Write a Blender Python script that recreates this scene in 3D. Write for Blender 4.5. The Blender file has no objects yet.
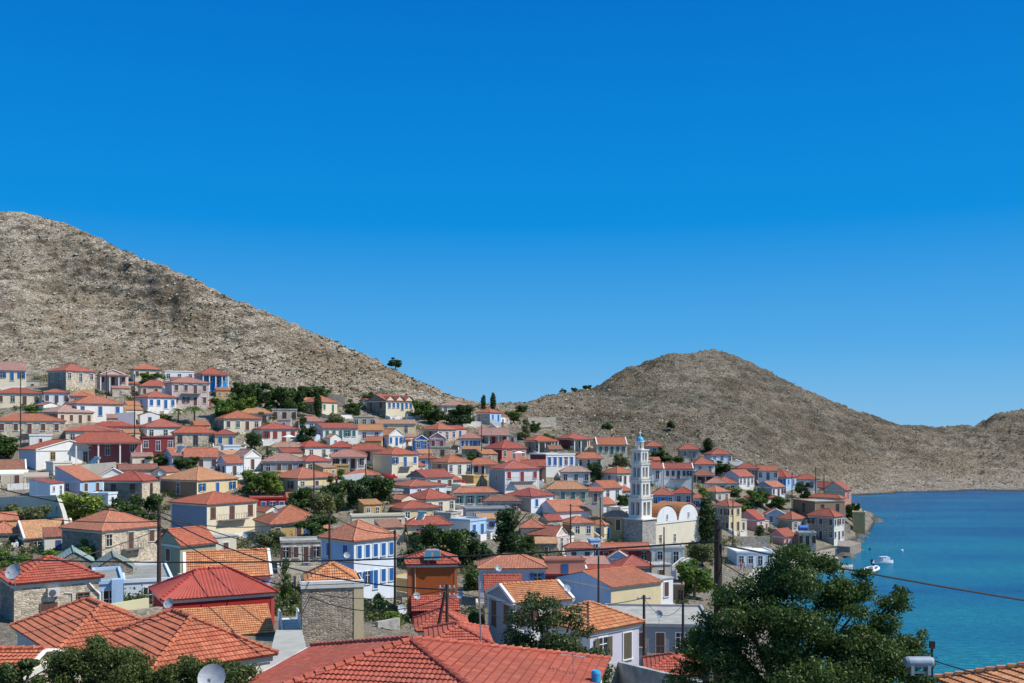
import bpy, math, random
import numpy as np
from mathutils import Vector, Matrix, noise
random.seed(7); rng = np.random.default_rng(7)
SC = bpy.context.scene; COL = SC.collection
H = 30.0; F = 1000.0; CX = 512.0; HY = 430.0      # eye height over the sea, focal length and horizon in pixels

# ------------------------------------------------------------------ scene objects
def link(name, me, parent=None, mat=None):
    o = bpy.data.objects.new(name, me); COL.objects.link(o)
    if parent is not None: o.parent = parent
    if mat is not None:
        for m in (mat if isinstance(mat, (list, tuple)) else [mat]): me.materials.append(m)
    return o
def tag(o, label=None, cat=None, group=None, kind=None):
    if label: o['label'] = label
    if cat: o['category'] = cat
    if group: o['group'] = group
    if kind: o['kind'] = kind
    return o
def empty(name, loc, rz=0):
    o = bpy.data.objects.new(name, None); COL.objects.link(o)
    o.location = loc; o.rotation_euler = (0, 0, rz); o.empty_display_size = .5
    return o

class MB:
    """mesh builder with metre UVs"""
    def __init__(s): s.v = []; s.f = []; s.uv = []; s.mi = []; s.sm = []
    def face(s, pts, uvs=None, mi=0, sm=False):
        n = len(s.v); s.v += [tuple(p) for p in pts]; s.f.append(tuple(range(n, n+len(pts)))); s.mi.append(mi); s.sm.append(sm)
        if uvs is None:
            a = Vector(pts[0]); nrm = (Vector(pts[1])-a).cross(Vector(pts[2])-a)
            if abs(nrm.z) >= max(abs(nrm.x), abs(nrm.y)): uvs = [(p[0], p[1]) for p in pts]
            elif abs(nrm.y) > abs(nrm.x): uvs = [(p[0], p[2]) for p in pts]
            else: uvs = [(p[1]+3.7, p[2]) for p in pts]
        s.uv += uvs
    def box(s, x0, x1, y0, y1, z0, z1, mi=0):
        A = [(x0,y0),(x1,y0),(x1,y1),(x0,y1)]
        for i in range(4):
            p, q = A[i], A[(i+1)%4]
            s.face([(p[0],p[1],z0),(q[0],q[1],z0),(q[0],q[1],z1),(p[0],p[1],z1)], mi=mi)
        s.face([(x0,y0,z1),(x1,y0,z1),(x1,y1,z1),(x0,y1,z1)], mi=mi)
        s.face([(x0,y1,z0),(x1,y1,z0),(x1,y0,z0),(x0,y0,z0)], mi=mi)
        return s
    def tube(s, pts, r, n=6, mi=0, cap=True):
        pts = [Vector(p) for p in pts]; rs = r if isinstance(r, (list, tuple)) else [r]*len(pts)
        rings = []
        for i, p in enumerate(pts):
            d = (pts[min(i+1, len(pts)-1)]-pts[max(i-1, 0)]).normalized()
            a = d.orthogonal().normalized() if abs(d.z) > .9 else d.cross(Vector((0,0,1))).normalized()
            b = d.cross(a).normalized()
            rings.append([p+(a*math.cos(2*math.pi*k/n)+b*math.sin(2*math.pi*k/n))*rs[i] for k in range(n)])
        for i in range(len(pts)-1):
            for k in range(n):
                s.face([rings[i][k], rings[i+1][k], rings[i+1][(k+1)%n], rings[i][(k+1)%n]], mi=mi, sm=True)
        if cap: s.face(rings[0], mi=mi); s.face(rings[-1][::-1], mi=mi)
        return s
    def lathe(s, prof, n=16, c=(0,0), mi=0):
        for (r0,z0),(r1,z1) in zip(prof[:-1], prof[1:]):
            for k in range(n):
                a, b = 2*math.pi*k/n, 2*math.pi*(k+1)/n
                q = [(c[0]+r0*math.cos(a), c[1]+r0*math.sin(a), z0), (c[0]+r0*math.cos(b), c[1]+r0*math.sin(b), z0),
                     (c[0]+r1*math.cos(b), c[1]+r1*math.sin(b), z1), (c[0]+r1*math.cos(a), c[1]+r1*math.sin(a), z1)]
                if r0 < 1e-5: q = q[1:]
                elif r1 < 1e-5: q = q[:3]
                s.face(q, mi=mi, sm=True)
        return s
    def xf(s, M, start=0):
        for i in range(start, len(s.v)): s.v[i] = tuple(M @ Vector(s.v[i]))
        return s
    def mesh(s, name):
        me = bpy.data.meshes.new(name); me.from_pydata(s.v, [], s.f)
        uvl = me.uv_layers.new(name='UVMap'); uvl.data.foreach_set('uv', np.array(s.uv, dtype=np.float32).ravel())
        me.polygons.foreach_set('material_index', s.mi); me.polygons.foreach_set('use_smooth', s.sm); me.update()
        return me
    def build(s, name, mat, parent=None): return link(name, s.mesh(name), parent, mat)

# ------------------------------------------------------------------ materials
def newmat(name):
    m = bpy.data.materials.new(name); m.use_nodes = True; nt = m.node_tree; nt.nodes.clear()
    out = nt.nodes.new('ShaderNodeOutputMaterial'); bs = nt.nodes.new('ShaderNodeBsdfPrincipled')
    nt.links.new(bs.outputs[0], out.inputs[0]); return m, nt, bs
def nd(nt, t, ins=None, **kw):
    n = nt.nodes.new('ShaderNode'+t)
    for k, v in kw.items(): setattr(n, k, v)
    for k, v in (ins or {}).items():
        if isinstance(v, bpy.types.NodeSocket): nt.links.new(v, n.inputs[k])
        else: n.inputs[k].default_value = v
    return n
def c4(c): return (c[0], c[1], c[2], 1)
def ramp(nt, fac, stops):
    r = nt.nodes.new('ShaderNodeValToRGB'); nt.links.new(fac, r.inputs[0]); e = r.color_ramp.elements
    while len(e) < len(stops): e.new(.5)
    for i, (p, c) in enumerate(stops): e[i].position = p; e[i].color = c4(c) if len(c) == 3 else c
    return r.outputs[0]
def mixc(nt, f, a, b, mode='MIX'):
    n = nt.nodes.new('ShaderNodeMix'); n.data_type = 'RGBA'; n.blend_type = mode
    for i, v in ((0, f), (6, a), (7, b)):
        if isinstance(v, bpy.types.NodeSocket): nt.links.new(v, n.inputs[i])
        else: n.inputs[i].default_value = v if i == 0 or len(v) == 4 else c4(v)
    return n.outputs[2]
def bump(nt, bs, h, st=.5, dist=.05):
    b = nd(nt, 'Bump', {'Strength': st, 'Distance': dist, 'Height': h}); nt.links.new(b.outputs[0], bs.inputs['Normal'])
MC = {}
def plaster(c):
    k = ('pl',)+tuple(c)
    if k in MC: return MC[k]
    m, nt, bs = newmat('painted_plaster'); g = nd(nt, 'NewGeometry').outputs['Position']
    n1 = nd(nt, 'TexNoise', {'Vector': g, 'Scale': .45, 'Detail': 5., 'Roughness': .65}).outputs[0]
    n2 = nd(nt, 'TexNoise', {'Vector': g, 'Scale': 5., 'Detail': 4.}).outputs[0]
    mp = nd(nt, 'Mapping', {'Vector': g, 'Scale': (1.6, 1.6, .22)}).outputs[0]
    n3 = nd(nt, 'TexNoise', {'Vector': mp, 'Scale': 1.3, 'Detail': 4., 'Roughness': .7}).outputs[0]
    dk = [x*.66 for x in c]
    col = mixc(nt, ramp(nt, n1, [(.35,(0,0,0)),(.75,(1,1,1))]), c, [x*.86+.01 for x in c])
    col = mixc(nt, ramp(nt, n3, [(.55,(0,0,0)),(.8,(.75,.75,.75))]), col, [dk[0]*1.02, dk[1]*.98, dk[2]*.9])
    col = mixc(nt, ramp(nt, n2, [(.3,(.3,.3,.3)),(.6,(0,0,0))]), col, [x*.8 for x in c])
    nt.links.new(col, bs.inputs['Base Color']); bs.inputs['Roughness'].default_value = .9; bs.inputs['Specular IOR Level'].default_value = .2
    bump(nt, bs, n2, .25, .03); MC[k] = m; return m
def stone(c=(.42,.35,.27), sc=1., mortar=None):
    k = ('st',)+tuple(c)+(sc,)
    if k in MC: return MC[k]
    m, nt, bs = newmat('rubble_stone'); uv = nd(nt, 'UVMap').outputs[0]
    w = nd(nt, 'TexNoise', {'Vector': uv, 'Scale': 1.4, 'Detail': 3.})
    uvw = nd(nt, 'VectorMath', {0: uv, 1: nd(nt, 'VectorMath', {0: w.outputs[1], 3: .25}, operation='SCALE').outputs[0]}, operation='ADD').outputs[0]
    mp = nd(nt, 'Mapping', {'Vector': uvw, 'Scale': (3.3*sc, 6.2*sc, 1)}).outputs[0]
    vo = nd(nt, 'TexVoronoi', {'Vector': mp, 'Scale': 1., 'Randomness': .85}, voronoi_dimensions='2D')
    ve = nd(nt, 'TexVoronoi', {'Vector': mp, 'Scale': 1., 'Randomness': .85}, voronoi_dimensions='2D', feature='DISTANCE_TO_EDGE')
    sp = nd(nt, 'SeparateColor', {0: vo.outputs['Color']}).outputs[0]
    col = ramp(nt, sp, [(0,[x*.5 for x in c]), (.35,[x*.85 for x in c]), (.7,[c[0]*1.12,c[1]*1.1,c[2]*1.05]), (1,[c[0]*1.35,c[1]*1.36,c[2]*1.4])])
    n1 = nd(nt, 'TexNoise', {'Vector': uv, 'Scale': .5, 'Detail': 5., 'Roughness': .7}).outputs[0]
    col = mixc(nt, ramp(nt, n1, [(.4,(0,0,0)),(.75,(.7,.7,.7))]), col, [x*.62 for x in c])
    col = mixc(nt, ramp(nt, ve.outputs[0], [(0,(.55,.55,.55)),(.1,(0,0,0))]), col, mortar or [x*.55 for x in c])
    nt.links.new(col, bs.inputs['Base Color']); bs.inputs['Roughness'].default_value = .95; bs.inputs['Specular IOR Level'].default_value = .15
    bump(nt, bs, ramp(nt, ve.outputs[0], [(0,(0,0,0)),(.25,(1,1,1))]), .6, .035); MC[k] = m; return m
def tiles(c=(.47,.13,.075), near=False, cw=.2, cl=.36):
    k = ('ti',)+tuple(c)+(near, cw)
    if k in MC: return MC[k]
    m, nt, bs = newmat('clay_roof_tiles'); uv = nd(nt, 'UVMap').outputs[0]; g = nd(nt, 'NewGeometry').outputs['Position']
    mp = nd(nt, 'Mapping', {'Vector': uv, 'Scale': (1/cw, 1/cl, 1)}).outputs[0]
    fl = nd(nt, 'VectorMath', {0: mp}, operation='FLOOR').outputs[0]
    wn = nd(nt, 'TexWhiteNoise', {'Vector': fl}, noise_dimensions='2D').outputs[0]
    col = ramp(nt, wn, [(0,[c[0]*.78,c[1]*.74,c[2]*.74]), (.3,[c[0]*.93,c[1]*.93,c[2]*.93]), (.8,[c[0]*1.05,c[1]*1.08,c[2]*1.08]), (1,[min(1,c[0]*1.18),c[1]*1.45,c[2]*1.5])])
    n1 = nd(nt, 'TexNoise', {'Vector': g, 'Scale': .42, 'Detail': 6., 'Roughness': .7}).outputs[0]
    col = mixc(nt, ramp(nt, n1, [(.42,(0,0,0)),(.72,(.7,.7,.7))]), col, [c[0]*.62, c[1]*.9, c[2]*.95])
    n2 = nd(nt, 'TexNoise', {'Vector': g, 'Scale': 2.6, 'Detail': 5., 'Roughness': .7}).outputs[0]
    col = mixc(nt, ramp(nt, n2, [(.55,(0,0,0)),(.78,(.55,.55,.55))]), col, [c[0]*1.15, c[1]*2.1, c[2]*2.3])
    fr = nd(nt, 'SeparateXYZ', {0: nd(nt, 'VectorMath', {0: mp}, operation='FRACTION').outputs[0]})
    if not near:
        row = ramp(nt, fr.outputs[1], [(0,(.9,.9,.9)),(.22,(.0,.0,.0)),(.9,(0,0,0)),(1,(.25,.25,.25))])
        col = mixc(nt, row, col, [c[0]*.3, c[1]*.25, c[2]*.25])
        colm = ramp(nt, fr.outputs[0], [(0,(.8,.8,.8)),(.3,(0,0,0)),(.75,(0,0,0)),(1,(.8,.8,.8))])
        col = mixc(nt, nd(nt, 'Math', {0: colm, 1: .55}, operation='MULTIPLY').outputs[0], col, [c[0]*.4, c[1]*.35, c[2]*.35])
        s = nd(nt, 'Math', {0: nd(nt, 'Math', {0: fr.outputs[0], 1: math.pi}, operation='MULTIPLY').outputs[0]}, operation='SINE').outputs[0]
        bump(nt, bs, s, .7, .06)
    else:
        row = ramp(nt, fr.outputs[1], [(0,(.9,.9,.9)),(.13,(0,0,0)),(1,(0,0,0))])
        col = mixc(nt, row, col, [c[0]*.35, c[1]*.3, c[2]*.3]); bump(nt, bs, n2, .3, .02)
    nt.links.new(col, bs.inputs['Base Color']); bs.inputs['Roughness'].default_value = .8; bs.inputs['Specular IOR Level'].default_value = .25
    MC[k] = m; return m
def simple(name, c, rough=.6, metal=0., var=.18, sc=3., spec=.5):
    k = (name,)+tuple(c)
    if k in MC: return MC[k]
    m, nt, bs = newmat(name); g = nd(nt, 'NewGeometry').outputs['Position']
    n1 = nd(nt, 'TexNoise', {'Vector': g, 'Scale': sc, 'Detail': 4.}).outputs[0]
    col = mixc(nt, ramp(nt, n1, [(.3,(0,0,0)),(.7,(1,1,1))]), [x*(1-var) for x in c], [min(1, x*(1+var)) for x in c])
    nt.links.new(col, bs.inputs['Base Color']); bs.inputs['Roughness'].default_value = rough; bs.inputs['Metallic'].default_value = metal
    bs.inputs['Specular IOR Level'].default_value = spec
    MC[k] = m; return m
def shutter(c):
    k = ('sh',)+tuple(c)
    if k in MC: return MC[k]
    m, nt, bs = newmat('painted_wood'); uv = nd(nt, 'UVMap').outputs[0]
    fr = nd(nt, 'SeparateXYZ', {0: nd(nt, 'VectorMath', {0: nd(nt, 'Mapping', {'Vector': uv, 'Scale': (1, 14, 1)}).outputs[0]}, operation='FRACTION').outputs[0]}).outputs[1]
    n = nd(nt, 'TexNoise', {'Vector': nd(nt, 'NewGeometry').outputs['Position'], 'Scale': 4.}).outputs[0]
    col = mixc(nt, ramp(nt, fr, [(0,(1,1,1)),(.35,(0,0,0))]), mixc(nt, n, [x*.85 for x in c], [min(1,x*1.2) for x in c]), [x*.45 for x in c])
    nt.links.new(col, bs.inputs['Base Color']); bs.inputs['Roughness'].default_value = .6; MC[k] = m; return m
def foliage(c, tip=None):
    c = [c[0]*2.3, c[1]*2.15, c[2]*1.7]
    k = ('fo',)+tuple(c)
    if k in MC: return MC[k]
    m = bpy.data.materials.new('leaves'); m.use_nodes = True; nt = m.node_tree; nt.nodes.clear()
    out = nt.nodes.new('ShaderNodeOutputMaterial'); gm = nd(nt, 'NewGeometry'); g = gm.outputs['Position']
    n1 = nd(nt, 'TexNoise', {'Vector': g, 'Scale': .8, 'Detail': 3.}).outputs[0]
    a = ramp(nt, gm.outputs['Random Per Island'], [(0,[x*.45 for x in c]), (.5,c), (1, tip or [c[0]*1.9, c[1]*1.7, c[2]*1.5])])
    col = mixc(nt, ramp(nt, n1, [(.35,(0,0,0)),(.65,(.6,.6,.6))]), a, [x*.55 for x in c])
    d = nd(nt, 'BsdfDiffuse', {0: col}); t = nd(nt, 'BsdfTranslucent', {0: col}); gl = nd(nt, 'BsdfGlossy', {0: (.6,.6,.5,1), 'Roughness': .5})
    mx = nd(nt, 'MixShader', {0: .35, 1: d.outputs[0], 2: t.outputs[0]}); mx2 = nd(nt, 'MixShader', {0: .04, 1: mx.outputs[0], 2: gl.outputs[0]})
    nt.links.new(mx2.outputs[0], out.inputs[0]); MC[k] = m; return m

GLASS = simple('window_glass', (.03,.035,.045), .12, 0, .3)
BARK = simple('bark', (.11,.085,.06), .9, 0, .4, 8.)
POLEW = simple('weathered_wood', (.055,.036,.026), .85, 0, .35, 6.)
CABLE = simple('black_cable', (.02,.02,.02), .6)
METAL = simple('galvanised_metal', (.42,.44,.46), .4, .7)
CONC = simple('bare_concrete', (.4,.385,.35), .95, 0, .3, 1.2, .2)
WHITE = plaster((.84,.81,.75)); 

# ------------------------------------------------------------------ terrain
def pchip(xk, yk, x):
    xk = np.asarray(xk, float); yk = np.asarray(yk, float); h = np.diff(xk); dl = np.diff(yk)/h; n = len(xk); m = np.zeros(n)
    for i in range(1, n-1):
        if dl[i-1]*dl[i] > 0:
            w1 = 2*h[i]+h[i-1]; w2 = h[i]+2*h[i-1]; m[i] = (w1+w2)/(w1/dl[i-1]+w2/dl[i])
    m[0] = dl[0]; m[-1] = dl[-1]
    x = np.clip(x, xk[0], xk[-1]); j = np.clip(np.searchsorted(xk, x)-1, 0, n-2); t = (x-xk[j])/h[j]
    return (yk[j]*(1+2*t)*(1-t)**2 + m[j]*h[j]*t*(1-t)**2 + yk[j+1]*t*t*(3-2*t) + m[j+1]*h[j]*t*t*(t-1))
D9 = [12,45,90,130,180,215,245,270,300]
zz = lambda D, py: H-(py-HY)*D/1000
def colk(px, zs, k9, k10, k11, k12, cD, cy, dz=18):
    zc = zz(cD, cy); k9d = k9[0]
    Ds = list(D9); Zs = list(zs)
    return (px, Ds, Zs, [k9, k10, k11, k12, (cD, zc), (cD+90, zc-dz), (cD+420, max(-4, zc-dz-70))])
TC = [
 colk(-500,[25,20,18,17,22,30,38,44,50], (310,52),(330,58),(370,80),(430,112), 560,120),
 colk(-150,[22,18,16,14,19,27,36,42,47], (308,49),(320,53),(350,68),(400,93), 450,196),
 colk(0,  [21,17,14.8,11.8,16.5,23.5,33.5,40,47], (305,48.5),(315,52),(345,68),(390,93), 436,212),
 colk(60, [21,17,14.3,11.5,15.8,23.5,33.5,40.5,46], (303,47),(313,50),(340,62),(385,85), 428,223),
 colk(110,[21,17,13.5,11,13.8,22,31,38.5,44], (303,45),(312,48),(335,58),(375,77), 412,245),
 colk(200,[20.5,16.5,12.5,10,11.8,20.5,28.5,36,41.5], (302,42),(310,44),(328,52),(350,62), 378,284),
 colk(280,[20,16,12,9.4,13,18.8,26,32.5,37.5], (302,38),(310,40),(325,46),(345,54), 372,319),
 colk(350,[20,16,12,8.8,14,18.3,22.8,28,34.2], (303,34.6),(312,37),(328,42),(350,49), 375,349),
 colk(430,[19.5,15.8,10.5,8.4,12,15.5,19.5,24,31], (312,33.5),(322,35.5),(338,38.5),(355,42), 380,386),
 colk(480,[19.5,15.6,9.7,8.1,10.8,14.8,18.3,22.5,28.5], (330,32.5),(342,34),(358,35.8),(380,38), 405,404.5),
 colk(520,[19.5,15.5,9.3,7.8,10.2,14.2,17.6,21.5,27], (335,31),(350,33),(375,35.5),(400,38), 440,402),
 colk(570,[19.5,15.3,8,5.5,7,11.5,15.5,19.5,24.5], (335,27),(355,30),(385,34),(430,40), 490,391),
 colk(612,[19,15.1,7,4,4.5,8.8,12.8,16.5,21], (335,24.5),(358,28),(392,32),(450,40), 530,377.5),
 colk(630,[19,15,6.5,3.5,3.9,8.2,12,15.5,20], (335,23.3),(360,27),(395,31),(460,42), 545,366.5),
 colk(665,[19,14.8,6,2.6,2.8,6,10,13.6,17.8], (335,21.8),(362,25),(400,30),(480,48), 570,355),
 colk(705,[19,14.6,5.7,1.9,2.0,4,8,11.5,15.8], (333,20),(365,23),(405,29),(480,46), 580,350.5),
 colk(740,[19,14.5,5.5,1.5,1.7,2.6,5,8.6,13.5], (330,18.5),(370,21),(410,27),(490,45), 590,357.5),
 colk(770,[19,14.5,5,.8,.6,1.5,3.2,6,11], (327,15.5),(375,16),(420,20),(495,37), 595,372),
 colk(800,[19,14.3,4,0,-1.5,-1.2,1.8,4.3,9.3], (324,13.5),(385,11),(435,13),(500,28), 600,388),
 colk(830,[19,14,3,-2.5,-4,-3,-.8,3.2,8.8], (320,9.5),(395,3),(448,3.5),(510,17), 600,401),
 colk(850,[19,14,3,-3,-4,-4,-2.6,.2,4.2], (325,3.8),(410,-2.5),(461,.3),(520,12), 600,408),
 colk(868,[19,14,2.5,-3,-4,-4,-4,-2.5,.6], (335,1.6),(420,-3.5),(466,.3),(525,12), 605,413),
 colk(885,[19,14,2,-3,-4,-4,-4,-4,-3], (345,-2),(425,-4),(472,.3),(535,12), 612,419),
 colk(900,[19,13.5,1.5,-3.2,-4,-4,-4,-4,-4], (345,-4),(430,-4),(478,.3),(540,12), 620,423),
 colk(940,[19,13,.5,-3.5,-4,-4,-4,-4,-4], (345,-4),(430,-4),(490,.3),(550,11), 640,426),
 colk(980,[19,12.8,.5,-3.5,-4,-4,-4,-4,-4], (345,-4),(430,-4),(500,.3),(560,11), 660,422),
 colk(1000,[19,12.8,.5,-3.5,-4,-4,-4,-4,-4], (345,-4),(430,-4),(500,.3),(560,11.5), 668,415),
 colk(1024,[19,12.8,.5,-3.5,-4,-4,-4,-4,-4], (345,-4),(430,-4),(500,.3),(560,12), 680,411),
 colk(1100,[19,12.8,.5,-3.5,-4,-4,-4,-4,-4], (345,-4),(430,-4),(495,.3),(560,15), 690,402),
 colk(1500,[19,14,3,-3.5,-4,-4,-4,-4,-4], (345,-4),(430,-4),(460,.3),(560,20), 720,400),
]
TPX = np.array([c[0] for c in TC], float)
NK = len(D9)+7
TD = np.array([[*c[1], *[k[0] for k in c[3]]] for c in TC], float); TZ = np.array([[*c[2], *[k[1] for k in c[3]]] for c in TC], float)
_cc = {}
CREST = np.array([(520,402),(545,396.5),(570,391),(588,388),(600,385),(612,377),(625,368.5),(640,364.5),(655,358.5),(680,352.5),(700,350.5),(720,351.5),(740,357.5),(757,366),(770,372.5),(800,387),(830,400),(860,411.5),(900,423.5),(940,427),(974,425),(986,420),(994,414.5),(1003,412),(1024,411),(1060,407)], float)
_cd = {}
def column(px):
    key = round(px, 1)
    if key not in _cc:
        _cc[key] = (np.array([float(pchip(TPX, TD[:, i], px)) for i in range(NK)]), np.array([float(pchip(TPX, TZ[:, i], px)) for i in range(NK)]))
    if key not in _cd:
        _cd[key] = 1; d_, z_ = _cc[key]; k_ = NK-3
        if 520 <= px <= 1060: z_[k_] = H-(float(np.interp(px, CREST[:,0], CREST[:,1]))-HY)*d_[k_]/1000-.8; z_[k_+1] = min(z_[k_+1], z_[k_]-8)
    return _cc[key]
def ground(x, y):
    y = max(y, 5.); d, z = column(min(1500, max(-500, CX+F*x/y))); return float(pchip(d, z, y))
def ray_ground(px, py, lo=88, hi=420):
    """distance at which the line of sight through (px,py) meets the ground"""
    d, z = column(px); D = np.arange(lo, hi, .5); g = pchip(d, z, D); s = H-(py-HY)*D/1000
    i = np.argmax(s <= g); return float(D[i]) if (s <= g).any() else 300.
def P(px, py, D): return Vector(((px-CX)/F*D, D, H-(py-HY)*D/F))
def fbm(p, o=5, l=2.1, g=.5):
    return noise.fractal(Vector(p), 1.0, l, o)

def build_terrain():
    pxs = np.concatenate([np.arange(-500, -20, 12), np.arange(-20, 1050, 2.4), np.arange(1050, 1501, 15)])
    # rows: fraction along each column's knots
    rows = np.concatenate([np.linspace(0, 8, 75), np.linspace(8, 9, 8)[1:], np.linspace(9, 10, 14)[1:], np.linspace(10, 11, 30)[1:], np.linspace(11, 12, 62)[1:],
                           np.linspace(12, 13, 75)[1:], np.linspace(13, 14, 24)[1:], np.linspace(14, 15, 12)[1:]])
    nr = len(rows); V = np.zeros((len(pxs), nr, 3))
    for i, px in enumerate(pxs):
        d, z = column(px); D = np.interp(rows, np.arange(NK), d); Z = pchip(d, z, D)
        V[i, :, 0] = (px-CX)/F*D; V[i, :, 1] = D; V[i, :, 2] = Z
        top = d[9]
        for j in range(nr):
            x, y, zg = V[i, j]
            if rows[j] > 8.2 and -400 < px < 1200:
                w = min(1, (rows[j]-8.2)/1.6); sh = min(1., max(0., zg/7.))
                a = fbm((x*.045, y*.045, 3.1), 4); b = noise.ridged_multi_fractal(Vector((x*.14, y*.14, 9.)), 1.0, 2.1, 4, 1.0, 2.0)
                c_ = noise.noise(Vector((x*.8, y*.8, 2.))); crag = 1+(.9*max(0, 1-abs(rows[j]-12.9)/.5) if px > 560 else 0)+(1.2 if px > 960 and rows[j] > 12 else 0); b = 1.2+(b-1.2)*crag
                if px > 520: b += (noise.ridged_multi_fractal(Vector((x*.055, y*.055, 5.)), 1.0, 2.2, 5, 1.0, 2.0)-1.1)*2.0*min(1, (px-520)/60)
                else: b += (noise.ridged_multi_fractal(Vector((x*.06, y*.06, 5.)), 1.0, 2.2, 5, 1.0, 2.0)-1.1)*.7
                V[i, j, 2] += w*((.35+.65*sh)*(a*1.0+(b-1.2)*.95)+c_*.5*min(1, .3+sh)+.45*noise.noise(Vector((x*.33, y*.33, 7.)))*sh) if zg > -1 else 0
                if zg > 2:      # rock ledges following the contours, broken up by noise
                    pr = 5.2; t = (V[i, j, 2]+3.2*noise.noise(Vector((x*.03, y*.03, 11.)))+.05*x)/pr; fr = t-math.floor(t); sm_ = fr*fr*fr*(fr*(6*fr-15)+10)
                    mk = min(1., max(0., noise.noise(Vector((x*.025, y*.04, 21.)))*2.2+.45)); V[i, j, 2] += w*mk*pr*(.8 if px > 520 else .4)*(sm_-fr)
            elif zg > .5: V[i, j, 2] += .15*noise.noise(Vector((x*.3, y*.3, 0)))
    n0 = len(pxs); idx = np.arange(n0*nr).reshape(n0, nr)
    f = np.stack([idx[:-1, :-1], idx[1:, :-1], idx[1:, 1:], idx[:-1, 1:]], -1).reshape(-1, 4)
    me = bpy.data.meshes.new('ground'); me.vertices.add(n0*nr); me.vertices.foreach_set('co', V.astype(np.float32).ravel())
    me.loops.add(len(f)*4); me.loops.foreach_set('vertex_index', f.ravel().astype(np.int32)); me.polygons.add(len(f))
    me.polygons.foreach_set('loop_start', np.arange(0, len(f)*4, 4, dtype=np.int32)); me.polygons.foreach_set('loop_total', np.full(len(f), 4, np.int32))
    me.update(); me.validate()
    o = link('hillside_ground', me); tag(o, kind='structure')
    m, nt, bs = newmat('rocky_ground'); g = nd(nt, 'NewGeometry').outputs['Position']
    gs = nd(nt, 'Mapping', {'Vector': g, 'Scale': (1, 1, 1.9), 'Rotation': (.0, .25, .0)}).outputs[0]
    big = nd(nt, 'TexNoise', {'Vector': g, 'Scale': .03, 'Detail': 5., 'Roughness': .6}).outputs[0]
    mid = nd(nt, 'TexNoise', {'Vector': gs, 'Scale': .16, 'Detail': 8., 'Roughness': .74}).outputs[0]
    fine = nd(nt, 'TexNoise', {'Vector': gs, 'Scale': 1.15, 'Detail': 7., 'Roughness': .8}).outputs[0]
    vw = nd(nt, 'VectorMath', {0: gs, 1: nd(nt, 'VectorMath', {0: nd(nt, 'TexNoise', {'Vector': g, 'Scale': .5, 'Detail': 4.}).outputs[1], 3: 2.6}, operation='SCALE').outputs[0]}, operation='ADD').outputs[0]
    vo = nd(nt, 'TexVoronoi', {'Vector': vw, 'Scale': .8}, feature='DISTANCE_TO_EDGE').outputs[0]
    vc = nd(nt, 'SeparateColor', {0: nd(nt, 'TexVoronoi', {'Vector': vw, 'Scale': .8}).outputs['Color']}).outputs[0]
    col = ramp(nt, fine, [(.36,(.045,.036,.026)), (.44,(.30,.25,.185)), (.51,(.62,.54,.43)), (.62,(.95,.87,.73))])
    col = mixc(nt, .38, col, ramp(nt, vc, [(0,(.19,.155,.115)), (.45,(.42,.365,.29)), (1,(.78,.73,.63))]))
    col = mixc(nt, ramp(nt, vo, [(0,(.9,.9,.9)), (.10,(0,0,0))]), col, (.05,.042,.032))
    col = mixc(nt, ramp(nt, mid, [(.40,(.95,.95,.95)), (.47,(.35,.35,.35)), (.53,(0,0,0))]), col, mixc(nt, fine, (.05,.04,.03), (.2,.18,.13)))
    col = mixc(nt, ramp(nt, mid, [(.55,(0,0,0)), (.68,(.6,.6,.6))]), col, mixc(nt, fine, (.45,.39,.30), (1.,.93,.8)))
    col = mixc(nt, ramp(nt, big, [(.47,(0,0,0)), (.58,(.55,.55,.55))]), col, ramp(nt, fine, [(.4,(.05,.035,.022)),(.62,(.48,.37,.25))]))
    band = ramp(nt, nd(nt, 'TexNoise', {'Vector': nd(nt, 'Mapping', {'Vector': g, 'Scale': (.5, .5, 2.6), 'Rotation': (.05, .3, .1)}).outputs[0], 'Scale': .05, 'Detail': 7., 'Roughness': .7}).outputs[0], [(.36,(.6,.6,.6)),(.46,(.1,.1,.1)),(.54,(0,0,0))])
    col = mixc(nt, band, col, mixc(nt, 1., col, (.42,.40,.37), 'MULTIPLY'))
    col = mixc(nt, .5, col, mixc(nt, 1., col, (1.68,1.5,1.27), 'MULTIPLY'))
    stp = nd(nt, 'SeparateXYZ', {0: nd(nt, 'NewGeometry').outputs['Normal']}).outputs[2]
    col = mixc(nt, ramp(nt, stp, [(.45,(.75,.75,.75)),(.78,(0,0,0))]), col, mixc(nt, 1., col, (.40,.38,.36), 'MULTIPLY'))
    # the farther hill is browner and darker
    sy = nd(nt, 'SeparateXYZ', {0: g})
    far = nd(nt, 'MapRange', {0: sy.outputs[0], 1: -20., 2: 40., 3: 0., 4: 1.}).outputs[0]
    col = mixc(nt, nd(nt, 'Math', {0: far, 1: .42}, operation='MULTIPLY').outputs[0], col, ramp(nt, fine, [(.42,(.02,.014,.01)),(.5,(.26,.20,.14)),(.58,(.62,.51,.39))]))
    hz_ = nd(nt, 'MapRange', {0: sy.outputs[2], 1: 6., 2: 26., 3: .25, 4: 1.}).outputs[0]
    patch = ramp(nt, nd(nt, 'TexNoise', {'Vector': nd(nt, 'Mapping', {'Vector': g, 'Scale': (.7, .7, 2.2)}).outputs[0], 'Scale': .045, 'Detail': 6., 'Roughness': .65}).outputs[0], [(.4,(.85,.85,.85)),(.6,(.4,.4,.4))])
    dk = nd(nt, 'Math', {0: nd(nt, 'Math', {0: far, 1: hz_}, operation='MULTIPLY').outputs[0], 1: patch}, operation='MULTIPLY').outputs[0]
    col = mixc(nt, dk, col, mixc(nt, 1., col, (.34,.38,.38), 'MULTIPLY'))
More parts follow.
